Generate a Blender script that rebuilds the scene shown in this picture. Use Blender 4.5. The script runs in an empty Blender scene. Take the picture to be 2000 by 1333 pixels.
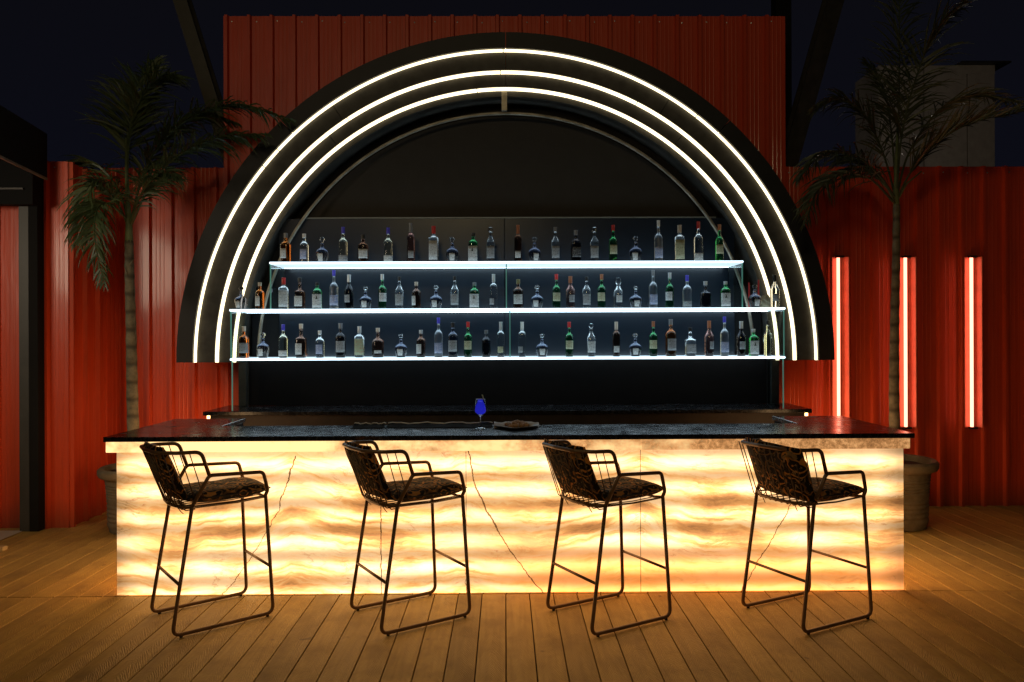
import bpy, math, random
from mathutils import Vector, Matrix
random.seed(7)
R = math.radians
S = bpy.context.scene
C = S.collection

# ------------------------------------------------------------ camera, sky, lamps, exposure
CAMZ, F = 1.64, 1470.0
cam_d = bpy.data.cameras.new('camera')
cam = bpy.data.objects.new('camera', cam_d); C.objects.link(cam)
ROT = Matrix.Rotation(-0.0095, 3, 'Z') @ Matrix.Rotation(math.pi/2, 3, 'X') @ Matrix.Rotation(-0.0037, 3, 'Z')
cam.matrix_world = Matrix.Translation((0, 0, CAMZ)) @ ROT.to_4x4()
cam_d.sensor_width = 36; cam_d.lens = 36*F/2000; cam_d.shift_y = -11.5/2000
cam_d.clip_end = 400
S.camera = cam

def P(px, py, Y):
    """world point on the plane Y that lies at a place measured in the photograph"""
    d = ROT @ Vector(((px-1000)/F, (655-py)/F, -1))
    return Vector((0, 0, CAMZ)) + d*(Y/d.y)

w = bpy.data.worlds.new('World'); S.world = w; w.use_nodes = True
nt = w.node_tree; bg = nt.nodes['Background']
tc = nt.nodes.new('ShaderNodeTexCoord'); sx = nt.nodes.new('ShaderNodeSeparateXYZ')
rp = nt.nodes.new('ShaderNodeValToRGB')
nt.links.new(tc.outputs['Generated'], sx.inputs[0]); nt.links.new(sx.outputs[2], rp.inputs[0])
rp.color_ramp.elements[0].color = (0.0045, 0.0052, 0.0115, 1); rp.color_ramp.elements[0].position = 0.0
rp.color_ramp.elements[1].color = (0.0046, 0.0044, 0.0062, 1); rp.color_ramp.elements[1].position = 0.5
nt.links.new(rp.outputs[0], bg.inputs[0]); bg.inputs[1].default_value = 0.72

def lamp(name, kind, loc, energy, color, target=None, **kw):
    l = bpy.data.lights.new(name, kind); l.energy = energy; l.color = color
    for k, v in kw.items(): setattr(l, k, v)
    o = bpy.data.objects.new(name, l); C.objects.link(o); o.location = loc
    if target is not None:
        o.rotation_euler = (Vector(target)-Vector(loc)).to_track_quat('-Z', 'Y').to_euler()
    return o
# the venue's own lamps outside the frame: one under the black canopy at the left, one floodlight on the terrace; two added fills follow
lamp('canopy_light', 'SPOT', (-5.3, 3.2, 2.60), 140, (1.0, 0.82, 0.60), target=(-3.1, 7.1, 1.75), shadow_soft_size=0.55, spot_size=R(66), spot_blend=0.7)
lamp('terrace_floodlight', 'SPOT', (-5.0, -3.5, 5.2), 170, (1.0, 0.80, 0.60), target=(-0.3, 7.05, 5.9),
     shadow_soft_size=0.12, spot_size=R(42), spot_blend=0.7)
lamp('terrace_fill', 'POINT', (-1.0, -2.2, 5.2), 210, (1.0, 0.76, 0.38), shadow_soft_size=0.5)  # added fill behind the camera, brightens the front deck and stool backs
lamp('building_fill', 'POINT', (4.6, 9.3, 3.6), 18, (1.0, 0.90, 0.76), shadow_soft_size=0.15)  # added fill behind the fence to brighten the grey building

S.render.engine = 'CYCLES'
S.view_settings.view_transform = 'Standard'; S.view_settings.look = 'None'
S.view_settings.exposure = 0; S.view_settings.gamma = 1
S.view_settings.use_curve_mapping = False
S.cycles.max_bounces = 10; S.cycles.transmission_bounces = 8; S.cycles.transparent_max_bounces = 12
S.cycles.sample_clamp_indirect = 4

# ------------------------------------------------------------ node helper
class M:
    def __init__(s, name):
        s.m = bpy.data.materials.new(name); s.m.use_nodes = True
        s.t = s.m.node_tree; s.b = s.t.nodes['Principled BSDF']
        s.out = s.t.nodes['Material Output']
        s.m.cycles.emission_sampling = 'AUTO'
    def n(s, t, **kw):
        o = s.t.nodes.new(t)
        for k, v in kw.items(): setattr(o, k, v)
        return o
    def link(s, a, b): s.t.links.new(a, b)
    def put(s, sock, v):
        if isinstance(v, bpy.types.NodeSocket): s.link(v, sock)
        elif isinstance(v, (tuple, list)) and sock.type == 'RGBA' and len(v) == 3: sock.default_value = (*v, 1)
        else: sock.default_value = v
    def set(s, **kw):
        for k, v in kw.items(): s.put(s.b.inputs[k.replace('_', ' ')], v)
        return s
    def ma(s, op, a, b=None, c=None):
        o = s.n('ShaderNodeMath', operation=op); s.put(o.inputs[0], a)
        if b is not None: s.put(o.inputs[1], b)
        if c is not None: s.put(o.inputs[2], c)
        return o.outputs[0]
    def vm(s, op, a, b):
        o = s.n('ShaderNodeVectorMath', operation=op); s.put(o.inputs[0], a); s.put(o.inputs[1], b); return o.outputs[0]
    def obj(s): return s.n('ShaderNodeTexCoord').outputs['Object']
    def xyz(s, v):
        o = s.n('ShaderNodeSeparateXYZ'); s.put(o.inputs[0], v); return o.outputs
    def vec(s, x, y, z):
        o = s.n('ShaderNodeCombineXYZ'); s.put(o.inputs[0], x); s.put(o.inputs[1], y); s.put(o.inputs[2], z); return o.outputs[0]
    def noise(s, v, scale, detail=4, rough=0.5, dist=0.0, col=False):
        o = s.n('ShaderNodeTexNoise'); s.put(o.inputs['Vector'], v); o.inputs['Scale'].default_value = scale
        o.inputs['Detail'].default_value = detail; o.inputs['Roughness'].default_value = rough
        o.inputs['Distortion'].default_value = dist
        return o.outputs['Color' if col else 'Fac']
    def ramp(s, f, *st):
        o = s.n('ShaderNodeValToRGB'); s.put(o.inputs[0], f); cr = o.color_ramp
        while len(cr.elements) < len(st): cr.elements.new(0.5)
        for e, (p, c) in zip(cr.elements, st):
            e.position = p; e.color = (*c, 1) if isinstance(c, tuple) else (c, c, c, 1)
        return o.outputs[0]
    def mix(s, f, a, b, mode='MIX'):
        o = s.n('ShaderNodeMix', data_type='RGBA', blend_type=mode)
        s.put(o.inputs[0], f); s.put(o.inputs[6], a); s.put(o.inputs[7], b); return o.outputs[2]
    def mul(s, c, f):
        o = s.n('ShaderNodeVectorMath', operation='SCALE'); s.put(o.inputs[0], c); s.put(o.inputs[3], f); return o.outputs[0]
    def bump(s, h, strength=0.3, dist=0.01):
        o = s.n('ShaderNodeBump'); o.inputs['Strength'].default_value = strength; o.inputs['Distance'].default_value = dist
        s.put(o.inputs['Height'], h); s.link(o.outputs[0], s.b.inputs['Normal']); return s

def simple(name, col, rough=0.5, metal=0.0, emis=None, es=0.0, var=0.15, **kw):
    m = M(name); nz = m.noise(m.obj(), 9, 5, 0.6)
    lo = tuple(c*(1-var) for c in col); hi = tuple(min(1, c*(1+var)) for c in col)
    m.set(Base_Color=m.ramp(nz, (0.3, lo), (0.7, hi)), Roughness=m.ma('MULTIPLY_ADD', nz, 0.16, rough-0.08), Metallic=metal, **kw)
    if emis: m.set(Emission_Color=emis, Emission_Strength=es)
    return m.m

def red_paint(name, base, seed):
    m = M(name); o = m.obj(); x = m.xyz(o)
    n1 = m.noise(m.vec(m.ma('ADD', x[0], seed), x[1], m.ma('MULTIPLY', x[2], 0.25)), 3.0, 5, 0.6)
    dirt = m.noise(m.vec(m.ma('MULTIPLY', x[0], 9.0), x[1], m.ma('MULTIPLY', x[2], 0.5)), 2.2, 6, 0.65)
    c = m.mix(m.ramp(dirt, (0.5, 0.0), (0.8, 0.55)), base, tuple(b*0.55+0.006 for b in base))
    c = m.mix(m.ramp(n1, (0.35, 0.0), (0.75, 0.4)), c, tuple(b*1.25 for b in base))
    streak = m.noise(m.vec(m.ma('MULTIPLY', x[0], 26.0), x[1], m.ma('MULTIPLY', x[2], 0.8)), 1.4, 5, 0.7)
    c = m.mix(m.ramp(streak, (0.56, 0.0), (0.74, 0.5)), c, (0.16, 0.035, 0.012))
    foot = m.ramp(m.ma('ADD', x[2], m.ma('MULTIPLY', dirt, 0.25)), (0.12, 0.75), (0.42, 0.0))
    c = m.mix(foot, c, (0.07, 0.028, 0.012))
    m.set(Base_Color=c, Roughness=m.ma('MULTIPLY_ADD', dirt, 0.25, 0.30), Coat_Weight=0.3, Coat_Roughness=0.12)
    h = m.noise(m.vec(m.ma('MULTIPLY', x[0], 3.0), x[1], m.ma('MULTIPLY', x[2], 0.7)), 1.6, 3, 0.5)
    m.bump(h, 0.5, 0.03)
    return m.m
RED = red_paint('red_sheet_paint', (0.54, 0.056, 0.013), 0.0)

def wood():
    m = M('deck_wood'); oi = m.n('ShaderNodeObjectInfo').outputs['Random']
    o = m.obj(); x = m.xyz(o)
    off = m.ma('MULTIPLY', oi, 37.0)
    v = m.vec(m.ma('MULTIPLY', x[0], 34.0), m.ma('MULTIPLY_ADD', x[1], 2.6, off), x[2])
    g = m.noise(v, 1.0, 7, 0.65, 0.5)
    # embossed cathedral grain
    wv = m.n('ShaderNodeTexWave', wave_type='BANDS', bands_direction='Y')
    xx = m.ma('MULTIPLY', m.ma('ABSOLUTE', x[0]), 2.3)
    m.put(wv.inputs['Vector'], m.vec(m.ma('MULTIPLY', x[0], 1.5), m.ma('ADD', m.ma('ADD', x[1], off), xx), 0.0))
    wv.inputs['Scale'].default_value = 16; wv.inputs['Distortion'].default_value = 6; wv.inputs['Detail'].default_value = 3
    wv.inputs['Detail Scale'].default_value = 1.6
    st = m.noise(m.vec(m.ma('MULTIPLY_ADD', x[0], 1.0, off), x[1], 0.0), 3.3, 6, 0.62)
    pc = m.noise(m.vec(m.ma('ADD', x[0], off), x[1], 5.0), 11.0, 2, 0.5)
    c = m.ramp(g, (0.25, (0.41, 0.27, 0.070)), (0.75, (0.62, 0.43, 0.120)))
    c = m.mix(m.ramp(st, (0.48, 0.0), (0.72, 0.55)), c, (0.19, 0.12, 0.05))
    c = m.mix(m.ramp(pc, (0.70, 0.0), (0.76, 0.6)), c, (0.07, 0.04, 0.022))
    c = m.mix(m.ma('MULTIPLY', wv.outputs['Fac'], 0.42), c, (0.20, 0.12, 0.045))
    br = m.ma('MULTIPLY_ADD', oi, 0.34, 0.80)
    c = m.mul(c, br)
    m.set(Base_Color=c, Roughness=m.ma('MULTIPLY_ADD', st, 0.25, 0.45), Specular_IOR_Level=0.35)
    m.bump(m.ma('ADD', m.ma('MULTIPLY', wv.outputs['Fac'], 0.8), g), 0.6, 0.004)
    return m.m
WOOD = wood()

def granite(name='black_granite', c0=(0.006, 0.006, 0.007), c1=(0.05, 0.05, 0.055)):
    m = M(name); o = m.obj(); a = m.noise(o, 40, 6, 0.7); b = m.noise(o, 7, 5, 0.6, 0.8)
    m.set(Base_Color=m.ramp(a, (0.45, c0), (0.75, c1)), Roughness=m.ramp(b, (0.3, 0.12), (0.7, 0.30)), Specular_IOR_Level=0.6)
    x = m.xyz(o)
    m.bump(m.noise(m.vec(m.ma('MULTIPLY', x[0], 0.5), m.ma('MULTIPLY', x[1], 2.0), x[2]), 13, 4, 0.55, 0.8), 0.20, 0.005)
    return m.m
GRAN = granite()
BLACK = simple('black_paint', (0.008, 0.008, 0.008), 0.8, Specular_IOR_Level=0.15)
ARCHB = simple('arch_black_paint', (0.050, 0.047, 0.040), 0.6, var=0.4, Specular_IOR_Level=0.3)
ARCHO = simple('arch_outer_black', (0.012, 0.012, 0.012), 0.6, var=0.3)
INNERP = simple('arch_backdrop_paint', (0.050, 0.045, 0.038), 0.9, var=0.06, Specular_IOR_Level=0.1)
RECESS = simple('arch_recess_shaded', (0.022, 0.020, 0.018), 0.9, var=0.2, Specular_IOR_Level=0.1)  # darker tone paints in the shadow band round the inner backdrop
TUBEM = simple('raw_steel_tube', (0.30, 0.27, 0.21), 0.45, 0.6, var=0.4)
DARKST = simple('dark_steel', (0.05, 0.045, 0.04), 0.45, 0.5, var=0.3)
STOOLM = simple('stool_bronze_paint', (0.17, 0.095, 0.045), 0.42, 0.25, var=0.25)
WIREM = simple('stool_wire_paint', (0.12, 0.07, 0.035), 0.4, 0.3)
RUBBER = simple('rubber', (0.015, 0.012, 0.010), 0.6)
SCREW = simple('screw_zinc', (0.6, 0.6, 0.58), 0.35, 0.8)
CAB = simple('cabinet_dark_laminate', (0.030, 0.017, 0.010), 0.5, var=0.3)

def emit(name, col, strength, base=(0.8, 0.8, 0.8)):
    m = M(name); m.set(Base_Color=base, Roughness=0.4, Emission_Color=col, Emission_Strength=strength)
    return m.m
LEDW = emit('led_warm_white', (1.0, 0.82, 0.50), 3.0)
LEDC2 = emit('led_shelf_rear', (0.62, 0.84, 1.0), 6.0)
LEDC = emit('led_shelf_edge', (0.66, 0.86, 1.0), 2.6)
TUBER = emit('led_red_tube', (1.0, 0.27, 0.17), 4.6)

def shelf_glass():
    m = M('edge_lit_glass'); x = m.xyz(m.obj())
    m.set(Base_Color=(0.75, 0.87, 0.9), Roughness=0.25, Emission_Color=(0.66, 0.86, 1.0), Emission_Strength=0.85)
    return m.m
SHELFG = shelf_glass()

def glass(name, col, rough=0.02, ior=1.48, tr=1.0):
    m = M(name); m.set(Base_Color=col, Roughness=rough, IOR=ior, Transmission_Weight=tr, Specular_IOR_Level=0.6)
    return m.m
PANE = glass('clear_pane_glass', (0.82, 0.96, 0.92), 0.01, 1.2)

def back_glass():
    m = M('black_back_glass'); n = m.noise(m.obj(), 5, 4, 0.6)
    m.set(Base_Color=(0.005, 0.010, 0.017), Roughness=m.ma('MULTIPLY_ADD', n, 0.10, 0.26), Specular_IOR_Level=0.5)
    return m.m
BACKG = back_glass()

def onyx(name, fascia=False, side=False):
    m = M(name); x = m.xyz(m.obj()); X = x[1] if side else x[0]; Z = x[2]
    # book-matched slabs: the veins mirror at each joint
    pp = m.ma('PINGPONG', m.ma('SUBTRACT', X, 0.86), 1.11)
    arc = m.ma('MULTIPLY', m.ma('SINE', m.ma('MULTIPLY', pp, 2.2)), 0.11)
    wob = m.noise(m.vec(m.ma('MULTIPLY', X, 0.8), 0.0, Z), 2.2, 5, 0.55)
    zz = m.ma('ADD', m.ma('ADD', Z, arc), m.ma('MULTIPLY', wob, 0.22))
    v1 = m.noise(m.vec(m.ma('MULTIPLY', pp, 0.9), 0.3, m.ma('MULTIPLY', zz, 6.5)), 1.25, 7, 0.62, 0.35)
    v2 = m.noise(m.vec(m.ma('MULTIPLY', pp, 2.4), 4.3, m.ma('MULTIPLY', zz, 30.0)), 1.0, 6, 0.65, 0.6)
    big = m.noise(m.vec(m.ma('MULTIPLY', X, 0.9), 9.0, m.ma('MULTIPLY', Z, 1.4)), 1.3, 3, 0.5)
    blot = m.noise(m.vec(X, 2.0, Z), 3.0, 6, 0.6)
    f = m.ma('ADD', m.ma('MULTIPLY', v1, 0.8), m.ma('ADD', m.ma('MULTIPLY', v2, 0.22), m.ma('MULTIPLY', blot, 0.10)))
    stone = m.ramp(f, (0.42, (0.46, 0.25, 0.12)), (0.485, (0.78, 0.44, 0.19)), (0.53, (0.95, 0.66, 0.36)),
                   (0.60, (1.0, 0.80, 0.58)), (0.75, (1.0, 0.88, 0.68)))
    # orange iron staining towards the floor on the right-hand slabs, where the stone itself is stained
    s1 = m.ma('MULTIPLY', m.ramp(m.ma('ADD', Z, m.ma('MULTIPLY', v1, -0.20)), (0.05, 1.0), (0.24, 0.0)),
              m.ramp(m.ma('MULTIPLY_ADD', m.ma('ADD', X, m.ma('MULTIPLY', wob, 0.6)), 0.2, 0.5), (0.5, 0.0), (0.60, 0.8)))
    stone = m.mix(s1, stone, (1.0, 0.40, 0.11))
    stone = m.mix(m.ramp(big, (0.56, 0.0), (0.72, 0.5)), stone, (0.72, 0.48, 0.27))
    # fine irregular mineral veins
    vn = m.noise(m.vec(m.ma('MULTIPLY', pp, 1.3), 11.0, m.ma('MULTIPLY', zz, 5.5)), 1.7, 8, 0.66, 1.1)
    vd = m.ma('ABSOLUTE', m.ma('SUBTRACT', vn, 0.5))
    vk = m.ramp(m.noise(m.vec(X, 15.0, Z), 2.6, 4, 0.6), (0.47, 0.0), (0.62, 1.0))
    stone = m.mix(m.ma('MULTIPLY', m.ramp(vd, (0.0, 0.75), (0.012, 0.25), (0.03, 0.0)), vk), stone, (0.42, 0.20, 0.08))
    cry = m.noise(m.vec(X, 1.0, Z), 55, 4, 0.7)
    stone = m.mix(m.ramp(cry, (0.45, 0.0), (0.75, 0.22)), stone, (0.75, 0.48, 0.28))
    # hairline cracks
    wig = m.ma('MULTIPLY', m.ma('SUBTRACT', m.noise(m.vec(X, 7.0, Z), 9.0, 5, 0.6), 0.5), 0.07)
    def crack(x0, z0, x1, z1, wd=0.0035, bend=0.0):
        t = m.ma('DIVIDE', m.ma('SUBTRACT', Z, z0), z1-z0)
        cx = m.ma('MULTIPLY_ADD', t, x1-x0, x0)
        if bend: cx = m.ma('ADD', cx, m.ma('MULTIPLY', m.ma('MULTIPLY', t, m.ma('SUBTRACT', 1.0, t)), bend))
        d = m.ma('ABSOLUTE', m.ma('SUBTRACT', m.ma('ADD', X, wig), cx))
        lin = m.ma('LESS_THAN', d, wd)
        ins = m.ma('MULTIPLY', m.ma('GREATER_THAN', t, 0.0), m.ma('LESS_THAN', t, 1.0))
        return m.ma('MULTIPLY', lin, ins)
    if not fascia and not side:
        cr = None
        for a in ((-1.80, 0.0, -1.43, 0.56, 0.003, 0.12), (-1.43, 0.56, -1.33, 0.88, 0.004, 0.0), (0.24, 0.0, -0.06, 0.42, 0.0045, -0.08),
                  (-0.06, 0.42, -0.19, 0.68, 0.006, -0.03), (-0.19, 0.68, -0.24, 0.93, 0.004, 0.0), (1.50, 0.0, 1.83, 0.56, 0.0035, 0.0),
                  (-0.79, 0.0, -0.79, 0.62, 0.0022, 0.0), (-0.25, 0.0, -0.27, 0.60, 0.0022, 0.0)):
            k = crack(*a); cr = k if cr is None else m.ma('MAXIMUM', cr, k)
        stone = m.mix(m.ma('MULTIPLY', cr, 0.9), stone, (0.12, 0.06, 0.025))
    # the strips of lamps behind the translucent stone
    zw = m.ma('ADD', Z, m.ma('MULTIPLY', m.ma('SUBTRACT', wob, 0.5), 0.03))
    band = m.ma('POWER', m.ma('MULTIPLY_ADD', m.ma('COSINE', m.ma('MULTIPLY', m.ma('SUBTRACT', zw, 0.005), 2*math.pi/0.163)), 0.5, 0.5), 1.3)
    lum = m.ma('MULTIPLY_ADD', band, m.ma('MULTIPLY_ADD', blot, 3.0, 0.65), 0.86)
    if not side:
        edge = m.ramp(m.ma('SUBTRACT', 2.50, m.ma('ABSOLUTE', m.ma('SUBTRACT', X, 0.035))), (0.02, 0.45), (0.16, 1.0))
        lum = m.ma('MULTIPLY', lum, edge)
    if fascia:
        gr = m.noise(m.vec(X, 1.0, Z), 30, 7, 0.75)
        st = m.noise(m.vec(X, 1.0, m.ma('MULTIPLY', Z, 1.5)), 1.6, 5, 0.65)
        rt = m.ma('MULTIPLY_ADD', X, 0.07, st)
        stone = m.mix(m.ramp(m.ma('MULTIPLY', rt, m.ma('MULTIPLY_ADD', gr, 0.5, 0.75)), (0.40, 0.0), (0.52, 0.95)), (1.0, 0.80, 0.50),
                      m.ramp(m.ma('MULTIPLY_ADD', gr, 0.8, m.ma('MULTIPLY', m.noise(m.vec(X, 3.0, Z), 5.0, 3), 0.25)), (0.40, (0.16, 0.08, 0.035)), (0.52, (0.45, 0.25, 0.12)), (0.66, (0.85, 0.56, 0.32))))
        lum = m.ramp(m.ma('MULTIPLY_ADD', X, 0.2, 0.5), (0.0, 1.0), (1.0, 0.45)); lum = m.ma('MULTIPLY', lum, 1.9)
    col = m.mix(1.0, stone, (1.0, 0.77, 0.52), 'MULTIPLY')
    if side: lum = m.ma('MULTIPLY', lum, 2.3)
    m.set(Base_Color=m.mul(stone, 0.55), Roughness=0.22, Emission_Color=col, Emission_Strength=lum)
    return m.m
ONYX = onyx('backlit_onyx'); ONYXF = onyx('backlit_onyx_fascia', fascia=True); ONYXS = onyx('backlit_onyx_side', side=True)

def fabric(name, k=1.0):
    m = M(name); o = m.obj()
    d = m.vm('ADD', o, m.mul(m.noise(o, 7, 3, 0.5, 0, True), 0.10))
    vo = m.n('ShaderNodeTexVoronoi', feature='SMOOTH_F1'); m.put(vo.inputs['Vector'], d); vo.inputs['Scale'].default_value = 12
    vo.inputs['Smoothness'].default_value = 0.3
    ring = m.ma('SINE', m.ma('MULTIPLY', vo.outputs['Distance'], 21.0))
    leaf = m.noise(d, 26, 3, 0.6, 1.6)
    c = m.mix(m.ramp(ring, (0.55, 0.0), (0.75, 1.0)), (0.012, 0.010, 0.009), (1.0*k, 0.48*k, 0.10*k))
    c = m.mix(m.ramp(leaf, (0.56, 0.0), (0.60, 0.9)), c, (0.55*k, 0.38*k, 0.18*k))
    c = m.mix(m.ramp(m.noise(d, 9, 2, 0.5), (0.50, 0.0), (0.56, 0.75)), c, (0.014, 0.013, 0.014))
    m.set(Base_Color=c, Roughness=0.85, Sheen_Weight=0.2)
    tr = m.n('ShaderNodeBsdfTranslucent'); m.put(tr.inputs[0], m.mul(c, 0.9))
    ms = m.n('ShaderNodeMixShader'); ms.inputs[0].default_value = 0.58
    m.link(m.b.outputs[0], ms.inputs[1]); m.link(tr.outputs[0], ms.inputs[2]); m.link(ms.outputs[0], m.out.inputs[0])
    m.bump(m.noise(o, 260, 2, 0.5), 0.25, 0.001)
    return m.m
FAB = fabric('swirl_print_fabric'); FABS = fabric('swirl_print_fabric_seat', 0.8)

def leafm(name, a, b):
    m = M(name); n = m.noise(m.obj(), 4, 4, 0.6)
    c = m.ramp(n, (0.35, a), (0.7, b))
    m.set(Base_Color=c, Roughness=0.45, Specular_IOR_Level=0.4)
    return m.m
LEAF = leafm('palm_leaf', (0.035, 0.060, 0.020), (0.080, 0.110, 0.038))
LEAFD = leafm('palm_leaf_right', (0.030, 0.045, 0.020), (0.085, 0.095, 0.045))
def trunkm():
    m = M('palm_trunk'); x = m.xyz(m.obj())
    rings = m.ma('POWER', m.ma('MULTIPLY_ADD', m.ma('SINE', m.ma('MULTIPLY', m.ma('ADD', x[2], m.ma('MULTIPLY', m.noise(m.obj(), 3, 3), 0.06)), 42)), 0.5, 0.5), 5.0)
    n = m.noise(m.obj(), 14, 5, 0.65)
    c = m.ramp(n, (0.3, (0.09, 0.078, 0.05)), (0.7, (0.24, 0.21, 0.14)))
    c = m.mix(m.ma('MULTIPLY', rings, 0.75), c, (0.035, 0.028, 0.018))
    m.set(Base_Color=c, Roughness=0.8); m.bump(m.ma('SUBTRACT', n, rings), 0.5, 0.01); return m.m
TRUNK = trunkm()
def potm():
    m = M('weathered_pot'); x = m.xyz(m.obj()); n = m.noise(m.obj(), 8, 6, 0.65)
    m.set(Base_Color=m.ramp(n, (0.3, (0.09, 0.075, 0.045)), (0.7, (0.18, 0.15, 0.095))), Roughness=0.85)
    m.bump(n, 0.6, 0.01); return m.m
POT = potm(); SOIL = simple('soil', (0.03, 0.02, 0.012), 0.95, var=0.5)

# ------------------------------------------------------------ mesh helpers
class B:
    def __init__(s): s.v = []; s.f = []
    def add(s, vs, fs):
        k = len(s.v); s.v += [tuple(v) for v in vs]; s.f += [tuple(i+k for i in f) for f in fs]; return s
    def box(s, x0, x1, y0, y1, z0, z1, bev=0.0):
        if bev <= 0:
            s.add([(x, y, z) for z in (z0, z1) for (x, y) in ((x0, y0), (x1, y0), (x1, y1), (x0, y1))],
                  [(3, 2, 1, 0), (4, 5, 6, 7), (0, 1, 5, 4), (1, 2, 6, 5), (2, 3, 7, 6), (3, 0, 4, 7)])
            return s
        b = bev
        rings = []
        for z, i in ((z0, b), (z0+b, 0), (z1-b, 0), (z1, b)):
            pts = []
            for (cx, cy, sx_, sy_) in ((x0, y0, 1, 1), (x1, y0, -1, 1), (x1, y1, -1, -1), (x0, y1, 1, -1)):
                p1 = (cx+sx_*(b+0*i), cy+sy_*i); p2 = (cx+sx_*i, cy+sy_*b)
                if (sx_, sy_) in ((1, 1), (-1, -1)): pts += [p2, p1]
                else: pts += [p1, p2]
            rings.append([(p[0], p[1], z) for p in pts])
        vs = [p for r in rings for p in r]; n = 8; fs = []
        for r in range(3):
            for i in range(n):
                j = (i+1) % n; fs.append((r*n+i, r*n+j, (r+1)*n+j, (r+1)*n+i))
        fs.append(tuple(range(n-1, -1, -1))); fs.append(tuple(range(3*n, 4*n)))
        return s.add(vs, fs)
    def tube(s, pts, r, sides=8, closed=False, cap=True, r2=None):
        pts = [Vector(p) for p in pts]; n = len(pts); vs = []; up = None
        for i, p in enumerate(pts):
            a = pts[(i-1) % n] if (i or closed) else p; b = pts[(i+1) % n] if (i < n-1 or closed) else p
            t = (b-a).normalized()
            if up is None:
                up = Vector((0, 0, 1)) if abs(t.z) < 0.9 else Vector((1, 0, 0))
            u = (up - t*up.dot(t))
            if u.length < 1e-5: u = t.orthogonal()
            u.normalize(); up = u; w_ = t.cross(u)
            rr = r if r2 is None else r+(r2-r)*i/(n-1)
            for k in range(sides):
                an = 2*math.pi*k/sides; vs.append(p+u*(rr*math.cos(an))+w_*(rr*math.sin(an)))
        fs = []; m_ = n if closed else n-1
        for i in range(m_):
            j = (i+1) % n
            for k in range(sides):
                l = (k+1) % sides; fs.append((i*sides+k, i*sides+l, j*sides+l, j*sides+k))
        if cap and not closed:
            fs.append(tuple(range(sides-1, -1, -1))); fs.append(tuple((n-1)*sides+k for k in range(sides)))
        return s.add(vs, fs)
    def lathe(s, prof, seg=20, c=(0, 0, 0), a0=0.0, a1=2*math.pi, sq=0.0):
        full = abs(a1-a0-2*math.pi) < 1e-6; n = len(prof); m_ = seg if full else seg+1; vs = []
        for k in range(m_):
            a = a0+(a1-a0)*k/seg; ca, sa = math.cos(a), math.sin(a)
            q = 1.0
            if sq: q = (abs(ca)**(2+sq*6)+abs(sa)**(2+sq*6))**(-1/(2+sq*6))
            for (r, z, *e) in prof:
                qq = q if (not e or e[0]) else 1.0
                vs.append((c[0]+r*qq*ca, c[1]+r*qq*sa, c[2]+z))
        fs = []
        for k in range(seg):
            l = (k+1) % m_
            for i in range(n-1): fs.append((k*n+i, l*n+i, l*n+i+1, k*n+i+1))
        return s.add(vs, fs)
    def obj(s, name, mat, parent=None, smooth=False, loc=None):
        me = bpy.data.meshes.new(name); me.from_pydata(s.v, [], s.f); me.validate()
        if smooth:
            me.polygons.foreach_set('use_smooth', [True]*len(me.polygons))
            if smooth == 'auto':
                try: me.set_sharp_from_angle(angle=R(40))
                except Exception: pass
        me.materials.append(mat)
        return link(name, me, parent, loc)
def link(name, me, parent=None, loc=None):
    o = bpy.data.objects.new(name, me); C.objects.link(o)
    if parent: o.parent = parent
    if loc is not None: o.location = loc
    return o
def tag(o, label, cat, group=None):
    o['label'] = label; o['category'] = cat
    if group: o['group'] = group
    return o
def thing(name, label, cat, loc=(0, 0, 0), rz=0.0, group=None):
    o = bpy.data.objects.new(name, None); C.objects.link(o); o.location = loc; o.rotation_euler = (0, 0, rz)
    o.empty_display_size = 0.1
    return tag(o, label, cat, group)
def structure(o): o['kind'] = 'structure'; return o
def stuff(o): o['kind'] = 'stuff'; return o
def copy_tree(o, parent=None):
    c = o.copy(); C.objects.link(c); c.parent = parent
    for ch in list(o.children): copy_tree(ch, c)
    return c
def fillet(pts, rad, n=5):
    pts = [Vector(p) for p in pts]; out = [pts[0]]
    for i in range(1, len(pts)-1):
        p, a, b = pts[i], pts[i-1], pts[i+1]
        u = (a-p); v = (b-p); lu, lv = u.length, v.length; u.normalize(); v.normalize()
        ang = u.angle(v); d = min(rad/math.tan(ang/2), lu*0.48, lv*0.48)
        s0, s1 = p+u*d, p+v*d
        for k in range(n+1):
            t = k/n; out.append((1-t)**2*s0+2*t*(1-t)*p+t*t*s1)
    out.append(pts[-1]); return out

# ------------------------------------------------------------ the ground and the deck
gm = simple('dark_earth', (0.03, 0.026, 0.02), 0.95, var=0.3)
structure(B().add([(-150, -150, -.12), (150, -150, -.12), (150, 250, -.12), (-150, 250, -.12)], [(0, 1, 2, 3)]).obj('ground', gm))
YB = 4.785                                         # plane of the stone front of the bar
deck = structure(thing('deck', 'deck', 'deck')); del deck['category']; deck['label'] = 'brown grained composite deck boards running towards the bar'
def board_mesh(y0, y1):
    wd = 0.0722
    b = B(); b.box(-wd, wd, y0, y1, -0.028, 0.0, 0.0022); me = bpy.data.meshes.new('board')
    me.from_pydata(b.v, [], b.f); me.materials.append(WOOD); return me
bf = board_mesh(-1.6, -0.004); bb = board_mesh(0.004, 2.5)
for k in range(-38, 38):
    x = (k+0.5)*0.15
    link('board', bf, deck, (x, YB-0.012+random.uniform(-.001, .001), random.uniform(-.0012, .0006)))
    if x < -3.72 and False: continue
    link('board', bb, deck, (x+0.006, YB-0.012, random.uniform(-.0012, .0006)))
bn = board_mesh(-3.0, -1.604)
for k in range(-30, 30): link('board', bn, deck, ((k+0.5)*0.15, YB-0.012, 0))
structure(B().box(-6.2, 6.2, 0.1, 7.3, -0.115, -0.04).obj('deck_substructure', BLACK))

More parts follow.
